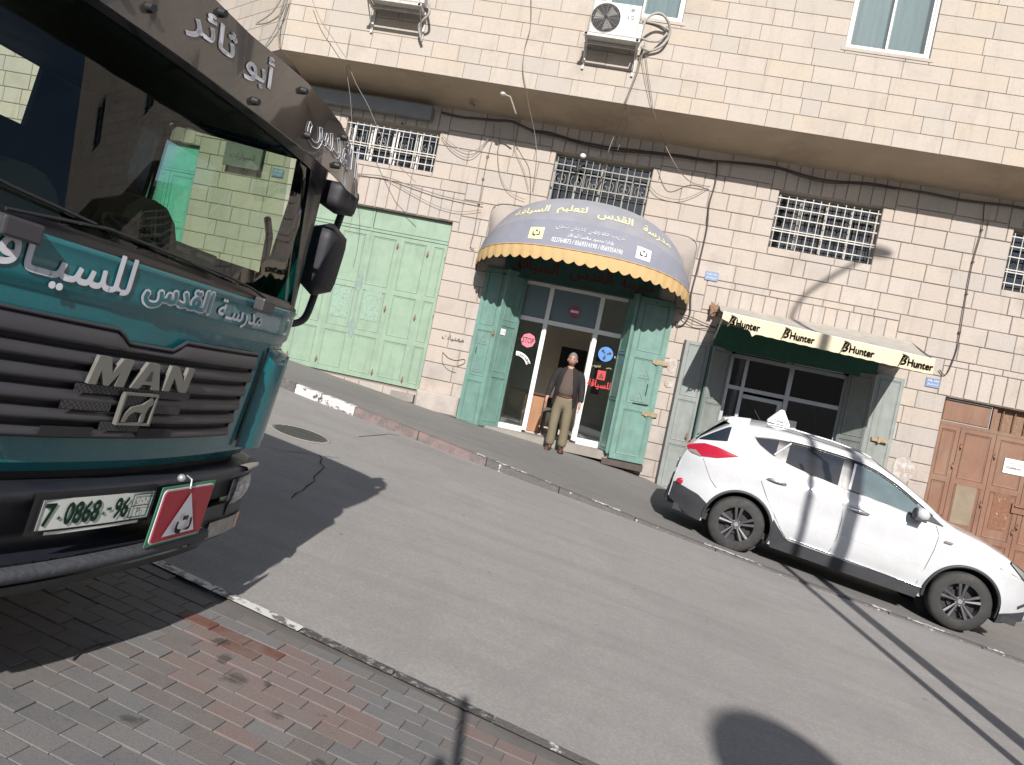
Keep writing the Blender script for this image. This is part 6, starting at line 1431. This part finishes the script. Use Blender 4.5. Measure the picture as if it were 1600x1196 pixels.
# panel gaps
cline([(.05, 1.20), (.045, 1.13), (.13, .95), (.25, .78), (.40, .60), (.53, .45), (.60, .39)], .0015, .0035, 'door_gap', 'seam')
cline([(.05, 1.20), (.13, 1.31)], .0015, .003, 'door_gap', 'seam')
cline([(1.075, 1.18), (1.10, 1.0), (1.14, .82), (1.15, .6), (1.13, .42), (1.11, .37)], .0015, .0035, 'door_gap', 'seam')
cline([(2.16, 1.10), (2.21, 1.0), (2.20, .82), (2.17, .6), (2.14, .38)], .0015, .0035, 'door_gap', 'seam')
cline([(-.62, 1.0), (-.55, .9), (-.46, .78), (-.36, .70)], .0015, .003, 'bumper_gap', 'seam')
cline([(2.92, .86), (3.1, .83), (3.25, .80)], .0015, .003, 'bumper_gap', 'seam')
cline([(.55, .70), (1.0, .655), (1.6, .63), (2.1, .61)], -.002, .006, 'door_crease', 'carwhite')
for (a, b) in ((.17, .43), (1.16, 1.42)):
    g = G(); z = 1.02 if a < 1 else .985
    g.ball((( a+b)/2, inset(.3, 1.0)-.03, z), ((b-a)/2, .016, .020), 14, 8).obj('door_handle', 'chrome', car, local=True); G().ball(((a+b)/2, inset(.3, 1.0)-.002, z-.005), ((b-a)/2*.8, .006, .030), 12, 6).obj('handle_recess', 'clad', car, local=True)
# tail lamp, reflector, spoiler, rear window
tl = lambda f, x: interp(f, x)
patch(pr(-.86, -.225, 16), lambda x: interp([(-.86, 1.07), (-.78, 1.02), (-.68, 1.015), (-.45, 1.065), (-.225, 1.155)], x), lambda x: interp([(-.86, 1.10), (-.78, 1.145), (-.66, 1.19), (-.5, 1.195), (-.225, 1.165)], x), .010, 'tail_lamp', 'tail')
patch(pr(-.82, -.66, 6), lambda x: interp([(-.82, 1.035), (-.66, 1.015)], x), lambda x: interp([(-.82, 1.06), (-.74, 1.075), (-.66, 1.03)], x), .0125, 'reverse_lamp', 'acgrille')
g = G(); g.ball(CS_(-.80, .63, .0), (.055, .02, .042), 12, 8).obj('reflector', 'tail', car, local=True)
g = G(); rows = [[Vector((x, y, z)) for y in pr(.30, 1.5, 8)] for x, z in ((-.20, 1.665), (-.42, 1.625), (-.53, 1.575), (-.50, 1.55), (-.38, 1.555))]
g.grid(rows)
for y in (.30, 1.5): g.face([Vector((x, y, z)) for x, z in ((-.20, 1.665), (-.42, 1.625), (-.53, 1.575), (-.50, 1.55), (-.38, 1.50), (-.2, 1.55))])
g.obj('spoiler', 'carwhite', car, local=True)
g = G(); rows = [[Vector((x-.012, y, z+.012)) for y in pr(.24, 1.56, 8)] for x, z in ((-.78, 1.19), (-.66, 1.35), (-.50, 1.53), (-.45, 1.57))]
g.grid(rows).obj('rear_window', 'carglass', car, local=True)
patch(pr(-.74, -.40, 8), lambda x: interp([(-.74, 1.215), (-.40, 1.30)], x), lambda x: interp(RAIL, x)-.01, .006, 'rear_window_corner', 'carglass')
G().box((-.915, .65, .74), (-.88, 1.15, .86)).obj('number_plate', 'plate_w', car, local=True)
# windscreen, bonnet line, headlamp
g = G(); rows = []
for x in pr(1.42, 2.36, 10):
    zr, zc = interp(RAIL, x), interp(CENT, x); y0 = inset(x, zr); rows.append([Vector((x, lerp(y0, 1.8-y0, f), zr+(zc-zr)*(1-abs(2*f-1)**2.2)+.008)) for f in pr(.10, .90, 12)])
g.grid(rows).obj('windscreen', 'carglass', car, local=True)
patch(pr(3.04, 3.42, 10), lambda x: interp([(3.04, .945), (3.42, .70)], x), lambda x: interp([(3.04, .962), (3.2, .90), (3.42, .78)], x), .008, 'headlamp', 'reflector')
patch(pr(3.02, 3.43, 10), lambda x: interp([(3.02, .955), (3.43, .69)], x)-.012, lambda x: interp([(3.02, .972), (3.2, .91), (3.43, .79)], x)+.004, .004, 'headlamp_rim', 'gloss_black')
cline([(3.30, .47), (3.45, .55)], .004, .02, 'fog_vent', 'clad')
g = G()
g.box((2.28, -.004, .948), (2.37, -.001, .972)).obj('fender_badge', 'acgrille', car, local=True)
# roof rails and roof sign
for sy in (0, 1):
    pts = [(.02, 1.655), (.10, 1.675), (.3, 1.69), (.8, 1.695), (1.15, 1.675), (1.30, 1.64)]
    G().tube([Vector((x, 1.8-.33 if sy else .33, z)) for x, z in pts], .014, 6).obj('roof_rail', 'alu', car, local=True)
G().tube([Vector((-.05, .9, 1.69)), Vector((-.16, .9, 1.80))], .006, 4).obj('aerial', 'black', car, local=True)
rs = empty('roof_sign', rh-czv*.345, Matrix((cx_, cyv, czv)).transposed(), label='white triangular driving-school sign standing on the white car roof', cat='sign')
G().prism([(.04, .80, 1.70), (.33, .80, 1.715), (.325, .80, 1.74), (.205, .80, 1.905), (.165, .80, 1.905), (.04, .80, 1.73)], (0, .16, 0)).obj('sign_body', 'white', rs, local=True, bevel=.008)
F = frame((.185, .797, 1.79), (1, 0, 0), (0, 0, 1)); text(arabic('مدرسة'), F, 'dk_print', rs, w=.12, h=.035, local=True, offset=.01); text('2764873', frame((.19, .797, 1.745), (1, 0, 0), (0, 0, 1)), 'dk_print', rs, w=.21, h=.03, local=True, offset=.01)
# door mirrors
for sy in (0, 1):
    Y = (lambda y: 1.8-y) if sy else (lambda y: y)
    G().ball((1.93, Y(-.10), 1.185), (.085, .10, .075), 14, 10).obj('door_mirror', 'carwhite', car, local=True)
    G().box((1.86, min(Y(-.15), Y(.05)), 1.10), (1.99, max(Y(-.15), Y(.05)), 1.15)).ball((1.86, Y(-.09), 1.18), (.03, .085, .065), 10, 8).obj('mirror_base', 'clad', car, local=True, bevel=.012)
patch(pr(2.03, 2.22, 5), lambda x: B_(x)+.004, lambda x: T_(x)-.006, .010, 'corner_trim', 'clad')
# wheels with five paired spokes
for xc in (0., 2.639):
    for yy, s in ((.115, -1), (1.685, 1)):
        w_ = wheel_mesh(car, (xc, yy, .345), .345, .215, s, 'rimm')
        yo = yy+s*.100; C_ = Vector((xc, yo, .345)); g = G()
        ring = lambda r, dy: [Vector((xc+r*math.cos(a*.1571), yo-s*dy, .345+r*math.sin(a*.1571))) for a in range(40)]
        g.grid([ring(.238, .012), ring(.232, -.004), ring(.218, .0), ring(.212, .03), ring(.205, .12)], True)
        g.obj('rim', 'rimm', w_, local=True)
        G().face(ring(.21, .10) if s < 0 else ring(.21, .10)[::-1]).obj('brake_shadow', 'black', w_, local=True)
        G().cyl((xc, yo-s*.09, .345), (xc, yo-s*.075, .345), .13, seg=24).obj('brake_disc', 'iron', w_, local=True)
        for k in range(5):
            a = math.pi/2+k*2*math.pi/5+.1
            g = G()
            for d in (-.17, .17, ):
                for dd in (-.035, .035):
                    r0, r1 = .045, .215; a0, a1 = a+d*1.3+dd*1.2, a+d+dd
                    P0_ = Vector((xc+r0*math.cos(a0), yo-s*.022, .345+r0*math.sin(a0))); P1_ = Vector((xc+r1*math.cos(a1), yo-s*.006, .345+r1*math.sin(a1)))
                    g.cyl(P0_, P1_, .012, .015, seg=6)
            g.obj('spoke', 'rimm', w_, local=True)
        g = G(); g.cyl((xc, yo-s*.04, .345), (xc, yo-s*.008, .345), .062, .05, seg=20).obj('hub', 'rimm', w_, local=True)
        G().cyl((xc, yo-s*.01, .345), (xc, yo-s*.002, .345), .027, seg=16).obj('hub_cap', 'chrome', w_, local=True)
        for k in range(5):
            a = math.pi/2+k*2*math.pi/5+.73; G().cyl((xc+.05*math.cos(a), yo-s*.012, .345+.05*math.sin(a)), (xc+.05*math.cos(a), yo-s*.002, .345+.05*math.sin(a)), .008, seg=6).obj('wheel_nut', 'chrome', w_, local=True)
# ------------------------------------------------------------------ the man at the shop door
def skin(name, verts, edges, mat, parent, sub=2, label=None):
    me = bpy.data.meshes.new(name); me.from_pydata([v[:3] for v in verts], edges, [])
    o = bpy.data.objects.new(name, me); COL.objects.link(o)
    md = o.modifiers.new('skin', 'SKIN'); md.use_smooth_shade = True
    for i, v in enumerate(verts):
        r = v[3]; me.skin_vertices[0].data[i].radius = (r, v[4] if len(v) > 4 else r)
    me.skin_vertices[0].data[0].use_root = True
    sb = o.modifiers.new('sub', 'SUBSURF'); sb.levels = sub; sb.render_levels = sub
    dg = bpy.context.evaluated_depsgraph_get(); m2 = bpy.data.meshes.new_from_object(o.evaluated_get(dg)); bpy.data.objects.remove(o)
    for p in m2.polygons: p.use_smooth = True
    m2.materials.clear(); m2.materials.append(M[mat]); m2.name = name
    q = bpy.data.objects.new(name, m2); COL.objects.link(q); q.parent = parent
    return q
M['skinm'] = simple('weathered_skin', (.36, .20, .145), .55, bstr=0, var=.08, scale=20)
M['hair'] = simple('silver_hair', (.17, .168, .17), .7, var=.2, scale=60, bstr=.4)
M['jacket'] = simple('dark_brown_jacket', (.015, .012, .0125), .85, var=.15, bstr=.3, bscale=25)
M['sweater'] = simple('taupe_sweater', (.085, .06, .05), .9, var=.1, bstr=.3, bscale=80)
M['trouser'] = simple('khaki_trousers', (.155, .128, .082), .85, var=.1, bstr=.35, bscale=18)
M['shoe'] = simple('brown_shoes', (.10, .04, .03), .5)
mx, my = -.72, 13.36; mz = walk_z(mx, my)
man = empty('person', (mx, my, mz), label='grey-haired man in open dark jacket and khaki trousers standing at the shop door', cat='person')
V = [(0, .02, .93, .155, .12), (0, .02, 1.08, .16, .125), (0, .02, 1.24, .17, .115), (0, .01, 1.38, .15, .10), (0, -.005, 1.46, .062), (.0, -.015, 1.52, .058),
     (.19, .01, 1.385, .058), (.245, -.0, 1.17, .046), (.275, -.045, .95, .036), (.285, -.085, .87, .026),
     (-.19, .01, 1.385, .058), (-.25, -.0, 1.17, .046), (-.285, -.055, .95, .036), (-.30, -.10, .87, .026),
     (.09, .01, .84, .095), (.105, -.0, .48, .06), (.11, .03, .10, .036), (.11, -.0, .045, .028), (.12, -.10, .035, .022),
     (-.09, .01, .84, .095), (-.10, -.02, .48, .06), (-.10, .0, .10, .036), (-.10, -.03, .045, .028), (-.12, -.13, .035, .022)]
Ed = [(0, 1), (1, 2), (2, 3), (3, 4), (4, 5), (3, 6), (6, 7), (7, 8), (8, 9), (3, 10), (10, 11), (11, 12), (12, 13), (0, 14), (14, 15), (15, 16), (16, 17), (17, 18), (0, 19), (19, 20), (20, 21), (21, 22), (22, 23)]
# hands: palm and five bent fingers on each arm
for s, wi in ((1, 9), (-1, 13)):
    w0 = Vector(V[wi][:3]); pa = w0+Vector((.004*s, -.02, -.05)); V.append((*pa, .024, .036)); pi = len(V)-1; Ed.append((wi, pi))
    for k in range(4):
        bx0 = pa+Vector((.0*s, -.030+.020*k, -.034)); L = (.030, .034, .032, .025)[k]
        V += [(*bx0, .0085), (*(bx0+Vector((-.004*s, -.004, -L))), .0078), (*(bx0+Vector((-.018*s, -.004, -L*1.75))), .0065)]; n = len(V); Ed += [(pi, n-3), (n-3, n-2), (n-2, n-1)]
    V += [(*(pa+Vector((-.010*s, -.042, .0))), .010), (*(pa+Vector((-.016*s, -.062, -.028))), .008)]; n = len(V); Ed += [(pi, n-2), (n-2, n-1)]
body = skin('body', V, Ed, 'skinm', man, 2)
# head with brow, nose, ears, chin, added to the body mesh
hd = G(); hc = Vector((.005, -.03, 1.615)); rows = []
for i in range(19):
    a = math.pi*i/18; row = []
    for k in range(28):
        b = 2*math.pi*k/28; d = Vector((math.sin(a)*math.cos(b), math.sin(a)*math.sin(b), -math.cos(a)))
        r = Vector((.078*d.x, .098*d.y, .118*d.z))
        f = max(0, -d.y)
        if d.z < -.1: r.x *= 1-.28*(-.1-d.z); r.y *= 1-.12*(-.1-d.z)
        if f > .5 and abs(d.z) < .95:
            g1 = lambda x0, z0, sx, sz: math.exp(-((d.x-x0)/sx)**2-((d.z-z0)/sz)**2)
            r.y -= .024*g1(0, -.12, .10, .16)+.008*g1(0, .24, .5, .10)-.010*g1(.34, .10, .16, .10)-.010*g1(-.34, .10, .16, .10)+.007*g1(0, -.50, .26, .08)+.010*g1(0, -.80, .2, .12)+.006*g1(.5, -.2, .2, .2)+.006*g1(-.5, -.2, .2, .2)
        row.append(hc+r)
    rows.append(row)
hd.grid(rows, True)
for s in (-1, 1): hd.ball(hc+Vector((s*.079, .01, -.01)), (.012, .02, .032), 8, 6)
bm = bmesh.new(); bm.from_mesh(body.data); hm = bpy.data.meshes.new('tmp'); hm.from_pydata([tuple(v) for v in hd.v], [], hd.f); bm.from_mesh(hm)
for f in bm.faces: f.smooth = True
bm.to_mesh(body.data); bm.free()
def mcap(off, zlo, name, mat):
    g = G(); rows = []
    for i in range(12):
        a = math.pi/2*1.18*i/11; row = []
        for k in range(28):
            b = 2*math.pi*k/28; back_f = (1+math.sin(b))/2; aa = a*(.46+.74*back_f) if math.sin(b) < .2 or True else a
            d = Vector((math.sin(aa)*math.cos(b), math.sin(aa)*math.sin(b), math.cos(aa))); w = 1+.03*math.sin(k*2.3+i*1.7)
            row.append(hc+Vector((.087*d.x*w, .107*d.y*w, .131*d.z*w)))
        rows.append(row)
    return g.grid(rows, True).obj(name, mat, man, local=True)
mcap(0, 0, 'hair', 'hair')
g = G()
for s in (-1, 1): g.ball(hc+Vector((s*.030, -.088, .014)), (.013, .008, .007), 8, 6)
g.obj('eye', 'dk_print', man, local=True)
g = G()
for s in (-1, 1): g.tube([hc+Vector((s*x, -.096+.01*x/.05, .034-.05*abs(x-.03))) for x in (.014, .03, .05)], .005, 5)
g.obj('eyebrow', 'hair', man, local=True)
G().tube([hc+Vector((x, -.099+abs(x)*.35, -.048-.15*abs(x))) for x in (-.032, -.015, 0, .015, .032)], .0075, 6).obj('moustache', 'hair', man, local=True)
G().tube([hc+Vector((x, -.096+abs(x)*.3, -.066)) for x in (-.022, 0, .022)], .004, 5).obj('mouth', 'maroon', man, local=True)
skin('trousers', [(0, .02, 1.0, .165, .13), (0, .02, .92, .172, .135), (.092, .01, .82, .108), (.108, -.005, .48, .082), (.112, .02, .20, .086), (.113, .02, .075, .092), (-.092, .01, .82, .108), (-.102, -.025, .48, .082), (-.10, -.01, .20, .086), (-.102, -.015, .075, .092)],
     [(0, 1), (1, 2), (2, 3), (3, 4), (4, 5), (1, 6), (6, 7), (7, 8), (8, 9)], 'trouser', man)
skin('sweater', [(0, -.01, .95, .16, .145), (0, -.03, 1.08, .17, .155), (0, -.01, 1.25, .178, .13), (0, .0, 1.38, .16, .112), (0, -.005, 1.45, .085, .08), (0, -.01, 1.485, .068)], [(i, i+1) for i in range(5)], 'sweater', man)
G().grid([[Vector((.158*math.cos(a*.2618), .012+.137*math.sin(a*.2618), z)) for a in range(24)] for z in (.955, .995)], True).obj('belt', 'shoe', man, local=True)
# jacket: open down the front
g = G(); rows = []
JZ = [(.80, .215, .165), (.90, .212, .165), (1.05, .205, .165), (1.2, .212, .158), (1.32, .218, .145), (1.40, .20, .125), (1.455, .125, .10), (1.475, .085, .082)]
for z, rx, ry in JZ:
    row = []
    op = interp([(.80, .95), (.95, .80), (1.2, .50), (1.4, .34), (1.475, .42)], z)
    for k in range(33):
        b = -math.pi/2+op+(2*math.pi-2*op)*k/32; row.append(Vector((rx*math.cos(b)+.012*math.sin(z*31+k)*.4, .012+ry*math.sin(b), z+.006*math.sin(k*.9))))
    rows.append(row)
inner = [[Vector((p.x*.95, .012+(p.y-.012)*.95, p.z)) for p in r] for r in rows]
g.grid(rows, flip=False).grid(inner, flip=True)
for side_ in (0, -1): g.grid([[r[side_] for r in rows], [r[side_] for r in inner]], sm=False)
g.grid([rows[0], inner[0]], sm=False); g.obj('jacket', 'jacket', man, local=True)
for s in (1, -1):
    A0 = [(.10*s, .01, 1.405, .082), (.185*s, .008, 1.37, .088), (.222*s, .008, 1.31, .082), (.26*s, -.0, 1.17, .068), (.285*s if s > 0 else -.292, -.045, .97, .056), (.290*s if s > 0 else -.302, -.075, .905, .050)]
    skin('sleeve', A0, [(i, i+1) for i in range(5)], 'jacket', man)
for s in (1, -1):
    g = G(); x0_ = .112*s; y0_ = .01 if s > 0 else -.02
    rows = []
    for f in pr(0, 1, 10):
        w_ = .056*math.sin(math.pi*min(1, .12+f*.84))**.5; hh = lerp(.095, .065, f); rows.append([Vector((x0_+.010*s*f+w_*math.cos(a*.4488), y0_+.095-.31*f, .004+(hh*math.sin(a*.4488) if math.sin(a*.4488) > 0 else 0))) for a in range(14)])
    g.grid(rows, True).face(rows[0][::-1]).face(rows[-1]).obj('shoe', 'shoe', man, local=True)
